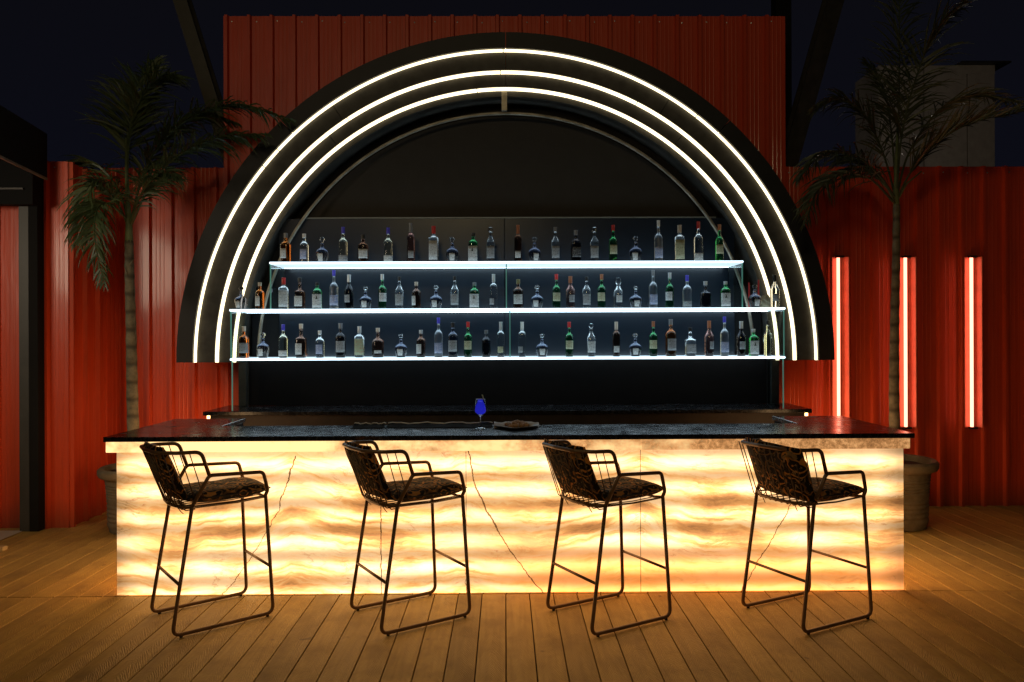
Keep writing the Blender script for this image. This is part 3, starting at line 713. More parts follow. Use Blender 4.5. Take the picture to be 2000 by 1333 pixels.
LOW = [(476.4, 638, 'whisky', 'amber', 'cream', 'grey', 10), (513.6, 650, 'squat', 'smoke', 'glass', 'white', -15), (553, 634, 'vodka', 'straw', 'blue', 'white', 0), (588, 633, 'square', 'brown', 'cream', 'white', -30),
       (624.5, 646, 'small', 'clear', 'white', 'blue', 0), (665, 632, 'whisky', 'dark', 'grey', 'grey', 0), (702, 638, 'gin', 'clear', 'silver', 'red', 0), (738, 641, 'flask', 'brown', 'cream', 'white', 0),
       (783, 653, 'squat', 'smoke', 'glass', 'white', 0), (822, 645, 'small', 'brown', 'silver', 'white', -35), (856.4, 621, 'tall', 'frost', 'blue', 'blue', 0), (884.5, 630, 'whisky', 'smoke', 'black', 'grey', 0),
       (914, 629, 'green', 'green', 'red', 'cream', 0), (949.6, 645, 'small', 'dark', 'grey', None, 0), (978, 629, 'slim', 'clear', 'silver', 'cream', 0), (1019.7, 629, 'slim', 'clear', 'white', 'grey', -30),
       (1058.6, 653, 'squat', 'smoke', 'glass', 'white', 0), (1111.7, 629, 'green', 'green', 'red', 'cream', 0), (1154.6, 632, 'hex', 'clear', 'glass', 'white', 0), (1203.6, 629, 'slim', 'brown', 'cream', 'white', 0),
       (1240.8, 652, 'squat', 'smoke', 'glass', 'white', 0), (1276, 628, 'green', 'green', 'copper', 'cream', -15), (1310, 624, 'whisky', 'amber', 'grey', 'grey', 0), (1348, 640, 'square', 'clear', 'black', 'grey', 0),
       (1385, 627, 'wine', 'rose', 'copper', 'grey', 30), (1415, 619, 'tall', 'frost', 'blue', 'blue', 0), (1447.5, 628, 'wine', 'dark', 'silver', 'grey', 0), (1471.5, 643, 'stag', 'green', 'silver', 'white', 0),
       (1499, 626, 'hex', 'straw', 'black', None, 0)]
ORD = ['first', 'second', 'third', 'fourth', 'fifth', 'sixth', 'seventh', 'eighth']
for si, lst in enumerate((TOP, MIDL, LOW)):
    keys = [(k, g, c_, l_) for (_, _, k, g, c_, l_, _) in lst]; seen = {}
    for (px, ty, kind, g, cp, lb, la) in lst:
        Y = 6.37+random.uniform(-.015, .015); p = P(px, ty, Y); zb = SZ[si]+0.0085
        h = round(p.z-zb, 3)
        capd = ('' if kind == 'squat' and cp == 'glass' else {'glass': ' with glass stopper'}.get(cp, f' with {cp} cap'))
        desc = f"{GD[g]} {SD[kind]}{capd}" + (f", {LD[lb]}" if lb else '')
        kk = (kind, g, cp, lb); n_ = keys.count(kk); i = seen.get(kk, 0); seen[kk] = i+1
        lab = f"{desc}, on the {NM[si]} shelf" if n_ == 1 else f"{desc}, {ORD[i]} such from left on {NM[si]} shelf"
        if len(lab.replace('-', ' ').split()) > 16: lab = lab.replace(' such from left', ' from left').replace(' whiskey bottle', ' bottle').replace('wine shaped bottle', 'bottle').replace(', clear', '')
        if len(lab.split()) > 15: print('LONG', lab)
        t = thing('bottle', lab, 'bottle', (p.x, Y, zb), R(random.uniform(-8, 8)), f'bottles on the {NM[si]} shelf')
        ms = bottle_parts(kind, h, g, cp, lb, la)
        for nm, me in zip(('glass_body', 'cap', 'label', 'emblem'), ms):
            if me: link(nm, me, t)
# red straws and a crumpled bag at the right end of the middle shelf
for px, ty, nm in ((1463, 552, 'left'), (1481.5, 547, 'right')):
    p = P(px, ty, 6.47)
    tag(B().box(-.006, .006, -.004, .004, 0, p.z-SZ[1]-.009, .001).obj('red_stick', CP['red'], loc=(p.x, 6.47, SZ[1]+.0085)), f'red stick standing just {nm} of the squat bottle near the middle shelf right end', 'stick', 'red sticks')
p = P(1495, 575, 6.47); cb = B(); vs = []
for i in range(9):
    for j in range(14):
        th = math.pi*i/8; ph = 2*math.pi*j/14; rr = 0.05*(0.75+0.5*random.random())
        vs.append((rr*1.1*math.sin(th)*math.cos(ph), rr*0.6*math.sin(th)*math.sin(ph), 0.055+rr*1.1*math.cos(th)))
cb.add(vs, [(i*14+j, i*14+(j+1) % 14, (i+1)*14+(j+1) % 14, (i+1)*14+j) for i in range(8) for j in range(14)])
tag(cb.obj('crumpled_bag', simple('sack_cloth', (0.30, 0.27, 0.18), 0.8), loc=(p.x, 6.47, SZ[1]+.009)), 'crumpled pale cloth bag between the last two bottles on the middle shelf', 'bag')

# ------------------------------------------------------------ the bar
ZT = 1.02
s_t = F/315.0
bar = thing('bar_counter', 'long bar with glowing backlit onyx front and black granite top', 'bar', (0, YB, 0))
fx0, fx1 = P(228, 1000, YB).x, P(1765, 1000, YB).x
YT = F/315.5
tx0, tx1 = P(201, 855, YT).x, P(1787, 847, YT).x
yi = 5.21; yb = 5.68; ix0, ix1 = -1.965, 2.035
t0 = 0.030
# U-shaped granite top: front run and two returns butted together
gt = [(tx0, tx1, YT, yi), (tx0, ix0, yi+.0015, yb), (ix1, tx1, yi+.0015, yb)]
for i, (a, b, c_, d_) in enumerate(gt):
    B().box(a, b, c_-YB, d_-YB, ZT-t0, ZT, .002).obj('countertop', GRAN, bar)
SILV = simple('polished_edge_steel', (0.7, 0.72, 0.74), 0.25, 0.9)
for xx, dx in ((ix0, .001), (ix1, -.013)):
    B().box(xx+dx, xx+dx+.012, yi-YB+.003, yb-YB, ZT-.028, ZT+.0015, .001).obj('edge_trim', SILV, bar)
# stone apron under the top, then the front slabs
zf = 0.945
sl = [fx0, -0.79, -0.25, 0.86, fx1]
for i in range(4):
    if i: B().box(sl[i]-.0014, sl[i]+.0014, -.0006, .018, .006, zf-.03).obj('joint', CAB, bar)
    B().box(sl[i]+(.0016 if i else 0), sl[i+1]-(.0016 if i < 3 else 0), 0, .02, .004, zf+.02, .0015).obj('stone_slab', ONYX, bar)
ap0, ap1 = P(204, 870, YT).x, P(1780, 866, YT).x
aps = [ap0, P(1253, 870, YT).x, ap1]
for i in range(2):
    B().box(aps[i]+(.001 if i else 0), aps[i+1]-(0 if i else .001), YT-YB+.014, -.001, zf-.022, ZT-t0-.001, .0015).obj('stone_apron', ONYXF, bar)
for xx in (fx0, fx1-.02):
    B().box(xx+(0 if xx < 0 else .0), xx+.02, .0212, yb-YB-.05, .004, ZT-t0-.001, .0015).obj('side_slab', ONYXS, bar)
for xx in (ix0-.022, ix1+.002):
    B().box(xx, xx+.02, yi-YB+.01, yb-YB-.01, .004, ZT-t0-.002).obj('inner_panel', CAB, bar)
B().box(fx0+.03, fx1-.03, .30, .33, 0, ZT-t0-.002).obj('inner_panel', CAB, bar)
B().box(ix0+.01, ix1-.01, .34, .46, .74, .78).obj('work_shelf', simple('steel_shelf', (0.10, 0.08, 0.06), 0.4, 0.5), bar)

# things on the bar
def ontop(px, py):
    d = ROT @ Vector(((px-1000)/F, (655-py)/F, -1)); return Vector((0, 0, CAMZ)) + d*((ZT-CAMZ)/d.z)
g = ontop(938.5, 838)
wg = thing('cocktail_glass', 'stemmed glass of bright blue cocktail with a garnish on the bar', 'cocktail', (g.x, g.y, ZT+.0005))
THIN = glass('thin_clear_glass', (0.97, 0.98, 0.98), 0.02, 1.22)
B().lathe([(0, .001), (.034, .001), (.034, .003), (.010, .009), (.0042, .022), (.0038, .078), (.007, .088), (.020, .092), (.033, .102), (.0395, .116), (.0395, .128), (.030, .196), (.0288, .196),
           (.0378, .128), (.0378, .117), (.032, .105), (.019, .0955), (0, .0935)], 28).obj('glass_body', THIN, wg, True)
RIMM = simple('glass_rim', (0.75, 0.8, 0.85), 0.1, 0.3)
B().tube([(.0294*math.cos(k*math.pi/14), .0294*math.sin(k*math.pi/14), .1965) for k in range(28)], .0011, 5, closed=True).obj('rim', RIMM, wg, True)
B().tube([(0, 0, .020), (0, 0, .086)], .0022, 8).obj('stem', RIMM, wg, True)
bl = M('blue_drink'); bl.set(Base_Color=(0.03, 0.04, 0.85), Roughness=0.05, Transmission_Weight=0.35, IOR=1.33, Emission_Color=(0.05, 0.06, 1.0), Emission_Strength=0.2)  # emission added to brighten the drink, which is no light source
B().lathe([(0, .0945), (.019, .0965), (.0315, .106), (.037, .1175), (.037, .128), (.0305, .177), (.0295, .180), (0, .180)], 28).obj('drink', bl.m, wg, 'auto')
B().tube([(0.012, 0.005, .165), (0.020, 0.004, .200), (0.012, 0.002, .226)], .004, 6).obj('garnish', simple('citrus_peel', (0.55, 0.60, 0.35), 0.6), wg, True)
g = ontop(1009, 836.5)
pl = thing('snack_plate', 'dark square plate piled with brown snacks beside the blue cocktail', 'plate', (g.x, g.y, ZT+.0005), R(38))
platem = simple('slate_plate', (0.20, 0.15, 0.12), 0.35)
pb = B(); q = 0.118
pv = [(-q*.6, -q*.6, 0), (q*.6, -q*.6, 0), (q*.6, q*.6, 0), (-q*.6, q*.6, 0), (-q, -q, .018), (q, -q, .018), (q, q, .018), (-q, q, .018),
      (-q*.97, -q*.97, .021), (q*.97, -q*.97, .021), (q*.97, q*.97, .021), (-q*.97, q*.97, .021), (-q*.58, -q*.58, .006), (q*.58, -q*.58, .006), (q*.58, q*.58, .006), (-q*.58, q*.58, .006)]
pf = [(3, 2, 1, 0)]+[(a_+k, a_+(k+1) % 4, a_+4+(k+1) % 4, a_+4+k) for a_ in (0, 4, 8) for k in range(4)]+[(12, 13, 14, 15)]
pb.add(pv, pf).obj('dish', platem, pl)
sn = simple('fried_snack', (0.42, 0.23, 0.10), 0.7, var=0.5)
def lump(r_, z_, seed):
    rnd = random.Random(seed); b = B(); vs = []
    for i in range(5):
        for j in range(7):
            th = math.pi*i/4; ph = 2*math.pi*j/7; k = r_*(0.8+0.45*rnd.random()); vs.append((k*1.5*math.sin(th)*math.cos(ph), k*math.sin(th)*math.sin(ph), k*.7*math.cos(th)))
    return b.add(vs, [(i*7+j, i*7+(j+1) % 7, (i+1)*7+(j+1) % 7, (i+1)*7+j) for i in range(4) for j in range(7)])
ls = [lump(.017, 0, s_) for s_ in range(4)]; lm_ = []
for b in ls:
    me = bpy.data.meshes.new('snack'); me.from_pydata(b.v, [], b.f); me.polygons.foreach_set('use_smooth', [True]*len(me.polygons)); me.materials.append(sn); lm_.append(me)
for k in range(26):
    a_ = random.uniform(0, 6.28); rr = .078*math.sqrt(random.random())
    s_ = tag(link('snack', lm_[k % 4], None, (g.x+rr*math.cos(a_), g.y+rr*math.sin(a_), ZT+.016+.022*(1-rr/.085)+random.uniform(0, .008))), 'small brown fried snack heaped on the dark plate', 'snack', 'snacks piled on the plate')
    s_.rotation_euler = (random.uniform(-.5, .5), random.uniform(-.5, .5), random.uniform(0, 6))
# napkin behind the plate and long bar mats with curled pale edges
mm = simple('bar_mat_rubber', (0.02, 0.017, 0.015), 0.95, Specular_IOR_Level=0.05); ms_ = simple('mat_edge', (0.75, 0.66, 0.54), 0.5)
def mat(xa_, xb_, y, lab, z_=0.017):
    t = thing('bar_mat', lab, 'mat', (0, 0, ZT+.0005), 0, 'mats on the bar')
    n = 24; vs = []; 
    for i in range(n+1):
        x = xa_+(xb_-xa_)*i/n; wv = .004*math.sin(i*.9)+.002*math.sin(i*2.3)
        vs += [(x, y-.09, .001), (x, y-.02, .002), (x, y+.03, z_*.6+abs(wv)), (x, y+.055, z_+wv), (x, y+.058, z_-.003+wv), (x, y+.03, z_*.5), (x, y-.02, .0008), (x, y-.09, .0003)]
    B().add(vs, [(i*8+k, (i+1)*8+k, (i+1)*8+(k+1) % 8, i*8+(k+1) % 8) for i in range(n) for k in range(8)]).obj('mat_sheet', mm, t, True)
    B().tube([(xa_+(xb_-xa_)*i/n, y+.057, z_+.002+.004*math.sin(i*.9)+.002*math.sin(i*2.3)) for i in range(n+1)], .0042, 6).obj('pale_edge', ms_, t, True)
mat(P(690, 830, 5.12).x, P(752, 830, 5.12).x+.0, 5.10, 'short black mat with pale edge at left of the bar mats')
mat(P(756, 830, 5.12).x, P(962, 830, 5.12).x, 5.115, 'long black bar mat with pale curled edge behind the blue cocktail')
nb = B(); vs = []; p0, p1 = P(965, 828, 5.1).x, P(1052, 828, 5.1).x
for i in range(13):
    x = p0+(p1-p0)*i/12
    for j in range(5): vs.append((x, 5.02+.035*j, ZT+.002+.030*math.sin(j*.7)+.005*math.sin(i*1.3+j)))
k0 = len(vs)
for (x, y, z) in list(vs): vs.append((x, y, z-.0025))
fs = [(i*5+j, (i+1)*5+j, (i+1)*5+j+1, i*5+j+1) for i in range(12) for j in range(4)]
fs += [tuple(k0+q_ for q_ in f[::-1]) for f in fs]
tag(nb.add(vs, fs).obj('napkin', simple('napkin_paper', (0.42, 0.36, 0.30), 0.8), smooth=True), 'folded pale brown napkin lying behind the snack plate', 'napkin')

# ------------------------------------------------------------ bar stools
SW, RZt = 0.195, 0.70
def make_stool():
    t = thing('bar_stool', 'stool', 'bar stool', (0, 0, 0), 0, 'wire backed stools along the bar')
    r = 0.0106
    for s in (-1, 1):
        rt_ = (-.172, s*(SW+.016), RZt); ft_ = (.245, s*(SW+.005), RZt)
        legs = fillet([rt_, (-.282, s*.226, .016), (.280, s*.222, .016), ft_], .045, 6)
        B().tube(legs, r, 10).obj('sled_leg', STOOLM, t, True)
        for fx in (-.235, .245):
            B().lathe([(0, 0), (.009, 0), (.009, .009), (0, .009)], 8, (fx, s*.224, 0)).obj('foot', RUBBER, t)
        arm = fillet([(-.172, s*(SW+.016), RZt), (-.080, s*(SW+.020), .862), (.228, s*(SW+.013), .845), (.256, s*(SW+.010), .735), (.238, s*(SW+.005), .694)], .032, 5)
        B().tube(arm, r, 10).obj('armrest', STOOLM, t, True)
        for (xa_, xb_) in ((-.185, -.100), (-.235, -.150)):
            B().tube([(xa_, s*(SW+.012), 1.0), (xb_, s*SW, .725)], .003, 6).obj('side_wire', WIREM, t, True)
    # back rail, wraps from arm to arm
    pts = [(-.080, -(SW+.020), .862), (-.125, -(SW+.024), .998), (-.255, -(SW+.024), 1.004), (-.348, -.155, 1.008), (-.366, 0, 1.010), (-.348, .155, 1.008), (-.255, SW+.024, 1.004), (-.125, SW+.024, .998), (-.080, SW+.020, .862)]
    B().tube(fillet(pts, .05, 5), r, 10).obj('back_rail', STOOLM, t, True)
    low = fillet([(-.172, -SW-.016, RZt), (-.232, -.12, RZt-.004), (-.242, 0, RZt-.006), (-.232, .12, RZt-.004), (-.172, SW+.016, RZt)], .08, 5)
    B().tube(low, r*.9, 10).obj('seat_rail', STOOLM, t, True)
    B().tube(fillet([(.245, -SW-.005, RZt), (.268, -.10, RZt-.018), (.268, .10, RZt-.018), (.245, SW+.005, RZt)], .05), r*.8, 8).obj('seat_rail', STOOLM, t, True)
    for s in (-1, 1): B().tube([(-.172, s*(SW+.014), RZt), (.03, s*(SW-.004), RZt-.012), (.245, s*(SW+.005), RZt)], .005, 6).obj('seat_rail', WIREM, t, True)
    for k in range(10):
        y = -.190+.38*k/9; cv = 1-(y/.225)**2
        B().tube([(-.272-.092*cv**.5*1.0, y*1.08, 1.006), (-.196-.046*cv**.5, y, RZt-.004), (-.190-.03*cv, y, RZt-.022), (-.15, y, RZt-.020)], .0032, 6).obj('back_wire', WIREM, t, True)
    for k in range(7):
        y = -.15+.30*k/6
        B().tube([(-.23, y, RZt-.006), (-.17, y, RZt-.022), (.10, y, RZt-.026), (.262, y*1.05, RZt-.016)], .003, 6).obj('seat_wire', WIREM, t, True)
    for (x, nm) in ((-.245, 'r'), (.2735, 'f')):
        B().tube([(x*.985, -.213, .285), (x*.985, .213, .285)], .0085, 8).obj('footrest', STOOLM, t, True)
    # cushions
    def pillow(fn, n=18, m_=18):
        vs = []; fs = []
        for sgn in (1, -1):
            for i in range(n+1):
                for j in range(m_+1):
                    u = -1+2*i/n; v = -1+2*j/m_; k = max(0, 1-abs(u)**5)**.5*max(0, 1-abs(v)**5)**.5
                    vs.append(fn(u, v, sgn*k))
        st = (n+1)*(m_+1)
        for s_ in range(2):
            for i in range(n):
                for j in range(m_):
                    a_ = s_*st+i*(m_+1)+j; f = (a_, a_+m_+1, a_+m_+2, a_+1); fs.append(f if s_ == 0 else f[::-1])
        return B().add(vs, fs)
    def seatf(u, v, k):
        x = .045+.240*u; y = .192*v*(1-.04*u); dent = .010*math.cos(u*1.4)*math.cos(v*1.4)
        return (x, y, .730+.040*k-(dent if k > 0 else 0)+.008*u*u+.002*math.sin(9*u+5*v)*(1 if k > 0 else 0))
    sc_ = pillow(seatf).obj('seat_cushion', FABS, t, True)
    def backf(u, v, k):
        y = .207*u; h = .5+.5*v; cv = 1-(u*.93)**2
        x = -.150-.138*h-.054*cv**.6; z = .712+.318*h
        return (x+.030*k*.93+.003*math.sin(7*u+3*v), y, z+.030*k*.35-.006*u*u*h)
    pillow(backf).obj('back_cushion', FAB, t, True)
    pp_ = []
    for i in range(41):
        a_ = 2*math.pi*i/40; c_, s_ = math.cos(a_), math.sin(a_)
        u = math.copysign(abs(c_)**.35, c_)*.995; v = math.copysign(abs(s_)**.35, s_)*.995
        pp_.append(seatf(u, v, 0))
    B().tube(pp_[:-1], .004, 6, closed=True).obj('piping', RUBBER, sc_, True)
    for y in (-.13, .11):
        B().tube(fillet([(-.20, y, .715), (-.225, y+.008, .69), (-.205, y+.012, .66), (-.19, y+.02, .645)], .01), .0025, 5).obj('tie_string', RUBBER, t, True)
    return t
FEET = [((289, 1200), (345, 1247), (540, 1198), (474.5, 1161)), ((677.5, 1193), (756, 1242), (923, 1203), (842.6, 1158)),
        ((1061.5, 1193), (1164, 1244), (1315.6, 1208), (1210, 1160)), ((1445, 1187), (1571, 1241), (1709.7, 1208.5), (1577, 1155))]
SL = ['bar stool at far left of the bar, its back against the onyx left corner', 'second bar stool from left, standing below and left of the blue cocktail',
      'third bar stool from left, standing right of the diagonal stone crack below the plate', 'bar stool at far right of the bar, nearest the potted right palm']
st0 = make_stool()
for i, (a, b, c_, d_) in enumerate(FEET):
    A_, B_, C_, D_ = (ground(*p) for p in (a, b, c_, d_))
    ctr = (A_+B_+C_+D_)/4*0.9955; ctr.z = 0; fw = (C_-B_)+(D_-A_); ang = math.atan2(fw.y, fw.x)
    o = st0 if i == 0 else copy_tree(st0)
    o.location = (ctr.x, ctr.y, 0.0005); o.rotation_euler = (0, 0, ang); o['label'] = SL[i]
    rs = random.Random(90+i)
    for ch in o.children:
        if ch.name.startswith('back_cushion'):
            ch.rotation_euler = (R(rs.uniform(-2.5, 2.5)), 0, R(rs.uniform(-2, 2))); ch.location = (0, rs.uniform(-.012, .012), rs.uniform(.0, .012))
        if ch.name.startswith('seat_cushion'):
            ch.rotation_euler = (0, 0, R(rs.uniform(-4, 4))); ch.location = (rs.uniform(-.006, .008), rs.uniform(-.008, .008), 0)
            ch.scale = (1, 1, 1+rs.uniform(-.004, .006))
    print('stool', i, [round(v, 3) for v in ctr], round(math.degrees(ang), 1), round((C_-B_).length, 3), round((B_-A_).length, 3))

# ------------------------------------------------------------ wall light tubes
GLOWPL = simple('glow_plate_salmon', (0.80, 0.20, 0.12), 0.35)
for k, (px, nm) in enumerate(((1637, 'nearest the arch'), (1768, 'just right of the palm trunk'), (1897, 'farthest right'))):
    a = P(px, 502, 7.03); b = P(px, 836, 7.03)
    t = thing('light_tube', f'vertical glowing red light tube on the fence, {nm}', 'light', (a.x, 7.03, b.z), 0, 'vertical light tubes on the right fence')
    L = a.z-b.z
    B().tube([(0, 0, .01), (0, 0, L-.01)], .0145, 10).obj('tube', TUBER, t, True)
    B().box(.020, .030, .016, .032, -.01, L+.01, .002).obj('mount_rail', simple('rail_dark', (0.10, 0.012, 0.01), 0.4), t)
    B().box(-.042, .104, .036, .044, 0, L, .002).obj('added_glow_plate', GLOWPL, t)  # added plate, imitates the pink glow on the fence beside the tube
    q = [(.072, .0355), (.096, -.004), (.104, -.004), (.104, .0355)]
    B().add([(x, y, z) for z in (.001, L-.001) for x, y in q], [(3, 2, 1, 0), (4, 5, 6, 7), (0, 1, 5, 4), (1, 2, 6, 5), (2, 3, 7, 6), (3, 0, 4, 7)]).obj('added_glow_lip', GLOWPL, t)  # added slanted lip, imitates the second bright line reflected on the rib
    for z in (-.012, L-.008): B().box(-.020, .055, -.012, .025, z, z+.02, .003).obj('end_cap', RUBBER, t)

# ------------------------------------------------------------ pots and palms
def pot(x, y, label, s=1.0):
    t = thing('planter_pot', label, 'pot', (x, y, 0), 0, 'planter pots')
    pr = [(0, .001), (.235, .001), (.25, .012), (.258, .05), (.262, .06), (.268, .30), (.280, .45), (.290, .485), (.330, .50), (.345, .525), (.345, .56), (.325, .58), (.290, .575), (.282, .50), (0, .50)]
    q = []
    for i in range(len(pr)-1):
        q.append(pr[i])
        if 4 <= i <= 5:
            for k in range(1, 12):
                f_ = k/12; rr = pr[i][0]+(pr[i+1][0]-pr[i][0])*f_; q.append((rr+(.004 if k % 2 else -.004), pr[i][1]+(pr[i+1][1]-pr[i][1])*f_))
    q.append(pr[-1])
    B().lathe([(a*s, b*s) for a, b in q], 40).obj('pot_body', POT, t, 'auto')
    b = B(); vs = [(0, 0, .545*s)]
    for i in range(24): an = 2*math.pi*i/24; vs.append((.282*s*math.cos(an), .282*s*math.sin(an), (.53+random.uniform(-.008, .008))*s))
    b.add(vs, [(0, i+1, (i+1) % 24+1) for i in range(24)]).obj('soil', SOIL, t)
    return t
pr_ = ground(1748, 1024); pot(3.33, 6.42, 'ribbed stone-coloured pot standing on the deck behind the right bar end', 0.99)
pot(-3.12, 6.45, 'dark weathered pot on the deck behind the left bar end', 0.93)

def frond(path, n, ll, droop, lean, mat, parent, wid=0.0075, seed=1, start=0.12, up=0.0):
    """path: list of world points; leaflets spread both ways and droop"""
    rnd = random.Random(seed); pts = [Vector(p)-parent.location for p in path]
    # Catmull resample
    ext = [pts[0]*2-pts[1]]+pts+[pts[-1]*2-pts[-2]]; fine = []
    for i in range(1, len(ext)-2):
        for k in range(8):
            t = k/8; p0_, p1_, p2_, p3_ = ext[i-1:i+3]
            fine.append(0.5*((2*p1_)+(-p0_+p2_)*t+(2*p0_-5*p1_+4*p2_-p3_)*t*t+(-p0_+3*p1_-3*p2_+p3_)*t**3))
    fine.append(pts[-1]); b = B().tube(fine, .011, 6, r2=.002)
    N = len(fine)-1
    for i in range(n):
        t = start+(1-start)*(i+rnd.random()*.5)/n; q = t*N; k = min(N-1, int(q)); p = fine[k].lerp(fine[k+1], q-k)
        tg = (fine[min(N, k+1)]-fine[max(0, k-1)]).normalized()
        sd = tg.cross(Vector((0, 0, 1)));
        if sd.length < 0.35: sd = sd+Vector((1, 0.25, 0))*.6
        sd.normalize()
        nrm = sd.cross(tg).normalized()
        for s in (-1, 1):
            L = 1.15*ll*(math.sin(math.pi*min(1, .18+t*.80))**.6)*(0.75+.45*rnd.random())
            a_ = R(rnd.uniform(28, 62)); el = rnd.uniform(-.35, .55)
            d = (tg*math.cos(a_)+(sd*s*math.cos(el)+nrm*math.sin(el))*math.sin(a_)).normalized()
            d = (d+Vector((0, 0, up))).normalized()
            dr = droop*rnd.uniform(.5, 1.5); w_ = wid*rnd.uniform(.7, 1.2)
            wv = d.cross(Vector((rnd.uniform(-.5, .5), 1, rnd.uniform(-.3, .6)))).normalized()
            prev = p; dirn = d.copy(); ps = [p]
            for m_ in range(4):
                dirn = (dirn+Vector((0, 0, -dr*(m_+.3)/4))).normalized(); prev = prev+dirn*(L/4); ps.append(prev)
            ws = (0.5, 1.0, .9, .6, 0.05); vs = []
            for pt, w2 in zip(ps, ws): vs += [pt-wv*w_*w2, pt+wv*w_*w2]
            b.add(vs, [(j*2, j*2+1, j*2+3, j*2+2) for j in range(4)])
    o = b.obj('frond', mat, parent); return o
def palm(x, y, base_z, trunk, label, r0, r1, bumps=True):
    t = thing('potted_palm', label, 'palm', (x, y, base_z), 0, 'palms beside the bar')
    pts = [Vector(p)-Vector((x, y, base_z)) for p in trunk]
    b = B(); n = 40; fine = []
    for i in range(n+1):
        q = i/n*(len(pts)-1); k = min(len(pts)-2, int(q)); fine.append(pts[k].lerp(pts[k+1], q-k))
    vs = []; sides = 12
    for i, p in enumerate(fine):
        rr = r0+(r1-r0)*(i/n)+(.003 if i % 3 == 0 else 0)
        for k in range(sides):
            an = 2*math.pi*k/sides; vs.append((p.x+rr*math.cos(an), p.y+rr*math.sin(an), p.z))
    fs = [(i*sides+k, i*sides+(k+1) % sides, (i+1)*sides+(k+1) % sides, (i+1)*sides+k) for i in range(n) for k in range(sides)]
    b.add(vs, fs).obj('trunk', TRUNK, t, True)
    return t
YP = 6.45
# left palm
L1 = P(262, 830, YP); TL = P(252, 470, YP)
pL = palm(L1.x, YP, .50, [(L1.x, YP, .50), P(258, 760, YP), P(256, 640, YP), P(253, 540, YP), TL], 'feathery green palm rising behind the left end of the bar', .048, .033)
shaftm = simple('crownshaft_green', (0.12, 0.15, 0.06), 0.6, var=0.4)
rel = lambda p: p-pL.location
B().tube([rel(P(252, 480, YP)), rel(P(252, 440, YP)), rel(P(250, 405, YP)), rel(P(247, 330, YP)), rel(P(246, 270, YP))], .036, 8, r2=.007).obj('crownshaft', shaftm, pL, True)
for i, (q, ll, n, dr) in enumerate((
    ([P(250, 440, YP), P(247, 330, YP), P(250, 250, YP+.05), P(268, 170, YP+.15), P(300, 120, YP+.3)], .36, 60, .25),
    ([P(250, 450, YP), P(250, 300, YP-.05), P(262, 220, YP-.1), P(300, 160, YP-.15), P(345, 150, YP-.2)], .32, 50, .35),
    ([P(250, 440, YP), P(225, 390, YP-.1), P(190, 360, YP-.2), P(165, 400, YP-.3), P(150, 480, YP-.35)], .30, 46, .75),
    ([P(250, 430, YP), P(215, 400, YP-.2), P(190, 410, YP-.4), P(185, 470, YP-.5), P(205, 560, YP-.55)], .26, 46, .8),
    ([P(256, 440, YP), P(290, 370, YP-.1), P(340, 310, YP-.1), P(420, 270, YP-.15), P(520, 262, YP-.2)], .34, 60, .75),
    ([P(254, 440, YP), P(280, 340, YP+.1), P(330, 260, YP+.15), P(390, 225, YP+.2), P(460, 240, YP+.2)], .34, 50, .8),
    ([P(252, 440, YP), P(235, 380, YP+.15), P(200, 330, YP+.3), P(160, 320, YP+.35), P(130, 350, YP+.4)], .26, 36, .6),
    ([P(254, 440, YP), P(285, 330, YP+.05), P(350, 245, YP), P(450, 205, YP-.05), P(570, 235, YP-.1)], .32, 50, .7),
    ([P(254, 440, YP), P(275, 380, YP-.3), P(310, 340, YP-.5), P(345, 345, YP-.6)], .24, 30, .8))):
    frond(q, int(n*1.45), ll, dr, 0, LEAF, pL, seed=10+i, start=.34 if i < 2 else .18)
for a_, b_ in (((252, 520), (262, 505)), ((252, 545), (243, 520))):
    B().tube([rel(P(*a_, YP-.03)), rel(P(*b_, YP-.05))], .008, 5, r2=.003).obj('stub', TRUNK, pL, True)
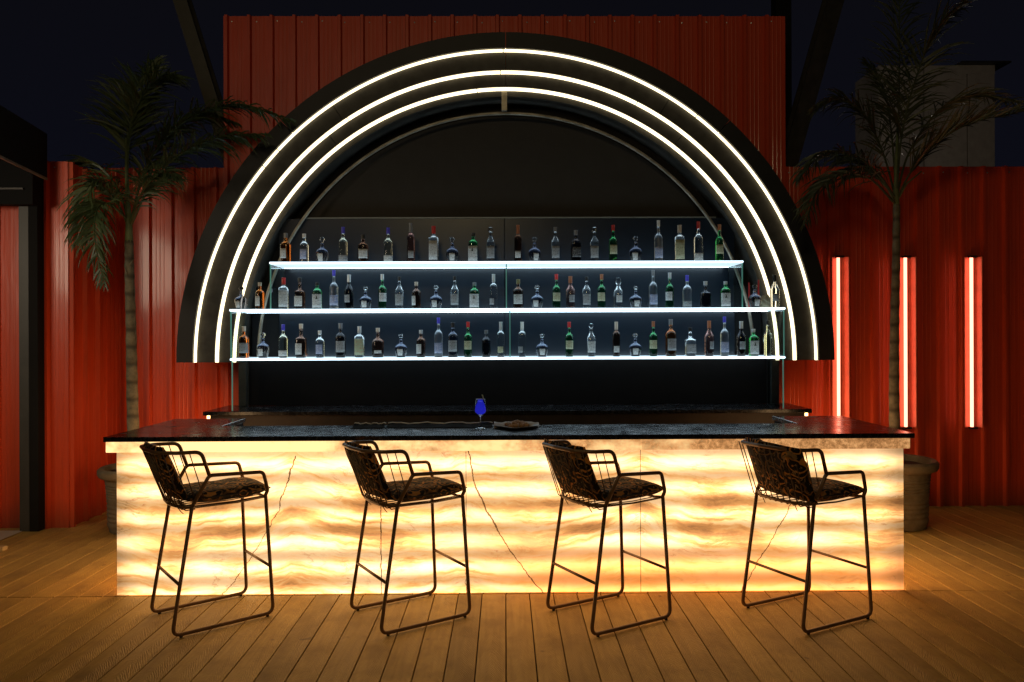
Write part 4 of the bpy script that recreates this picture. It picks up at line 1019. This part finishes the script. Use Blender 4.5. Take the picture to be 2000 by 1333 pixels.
# right palm
R1 = P(1748, 850, YP); TR = P(1751, 400, YP)
pR = palm(R1.x, YP, .52, [(R1.x, YP, .52), P(1746, 760, YP), P(1747, 640, YP), P(1750, 520, YP), TR], 'spreading dark palm in front of the right fence and light tubes', .044, .027)
rel = lambda p: p-pR.location
B().tube([rel(P(1751, 420, YP)), rel(P(1750, 380, YP)), rel(P(1750, 330, YP)), rel(P(1754, 230, YP))], .030, 8, r2=.008).obj('crownshaft', shaftm, pR, True)
for i, (q, ll, n, dr) in enumerate((
    ([P(1751, 380, YP), P(1755, 240, YP), P(1757, 110, YP), P(1757, 0, YP), P(1765, -60, YP)], .30, 46, .3),
    ([P(1751, 380, YP), P(1762, 260, YP-.1), P(1790, 150, YP-.15), P(1830, 60, YP-.2), P(1890, 0, YP-.3)], .36, 60, .45),
    ([P(1752, 390, YP), P(1780, 335, YP-.1), P(1830, 280, YP-.2), P(1900, 240, YP-.3), P(2010, 215, YP-.4)], .30, 56, .15),
    ([P(1750, 390, YP), P(1725, 300, YP+.1), P(1690, 230, YP+.15), P(1640, 195, YP+.2), P(1590, 210, YP+.2)], .32, 50, .6),
    ([P(1750, 390, YP), P(1715, 340, YP-.1), P(1670, 305, YP-.2), P(1610, 300, YP-.25), P(1560, 350, YP-.3)], .34, 56, .8),
    ([P(1750, 400, YP), P(1700, 350, YP-.2), P(1650, 340, YP-.35), P(1600, 370, YP-.4), P(1570, 440, YP-.45)], .30, 46, .8),
    ([P(1750, 395, YP), P(1720, 350, YP+.1), P(1680, 330, YP+.1), P(1620, 350, YP+.05), P(1560, 410, YP)], .30, 44, .8),
    ([P(1751, 385, YP), P(1775, 300, YP+.1), P(1830, 220, YP+.2), P(1900, 190, YP+.3), P(1990, 200, YP+.3)], .30, 44, .5),
    ([P(1751, 380, YP), P(1740, 250, YP+.1), P(1725, 170, YP+.2), P(1690, 120, YP+.3)], .28, 36, .5))):
    frond(q, int(n*1.3), ll, dr, 0, LEAFD, pR, seed=40+i, start=.22, wid=.0065, up=.25 if i == 2 else 0)
for a_, b_, c_ in (((1749, 398), (1735, 370), (1712, 345)), ((1752, 392), (1770, 360), (1800, 335))):
    B().tube([rel(P(*a_, YP)), rel(P(*b_, YP-.03)), rel(P(*c_, YP-.06))], .011, 6, r2=.006).obj('stalk', shaftm, pR, True)
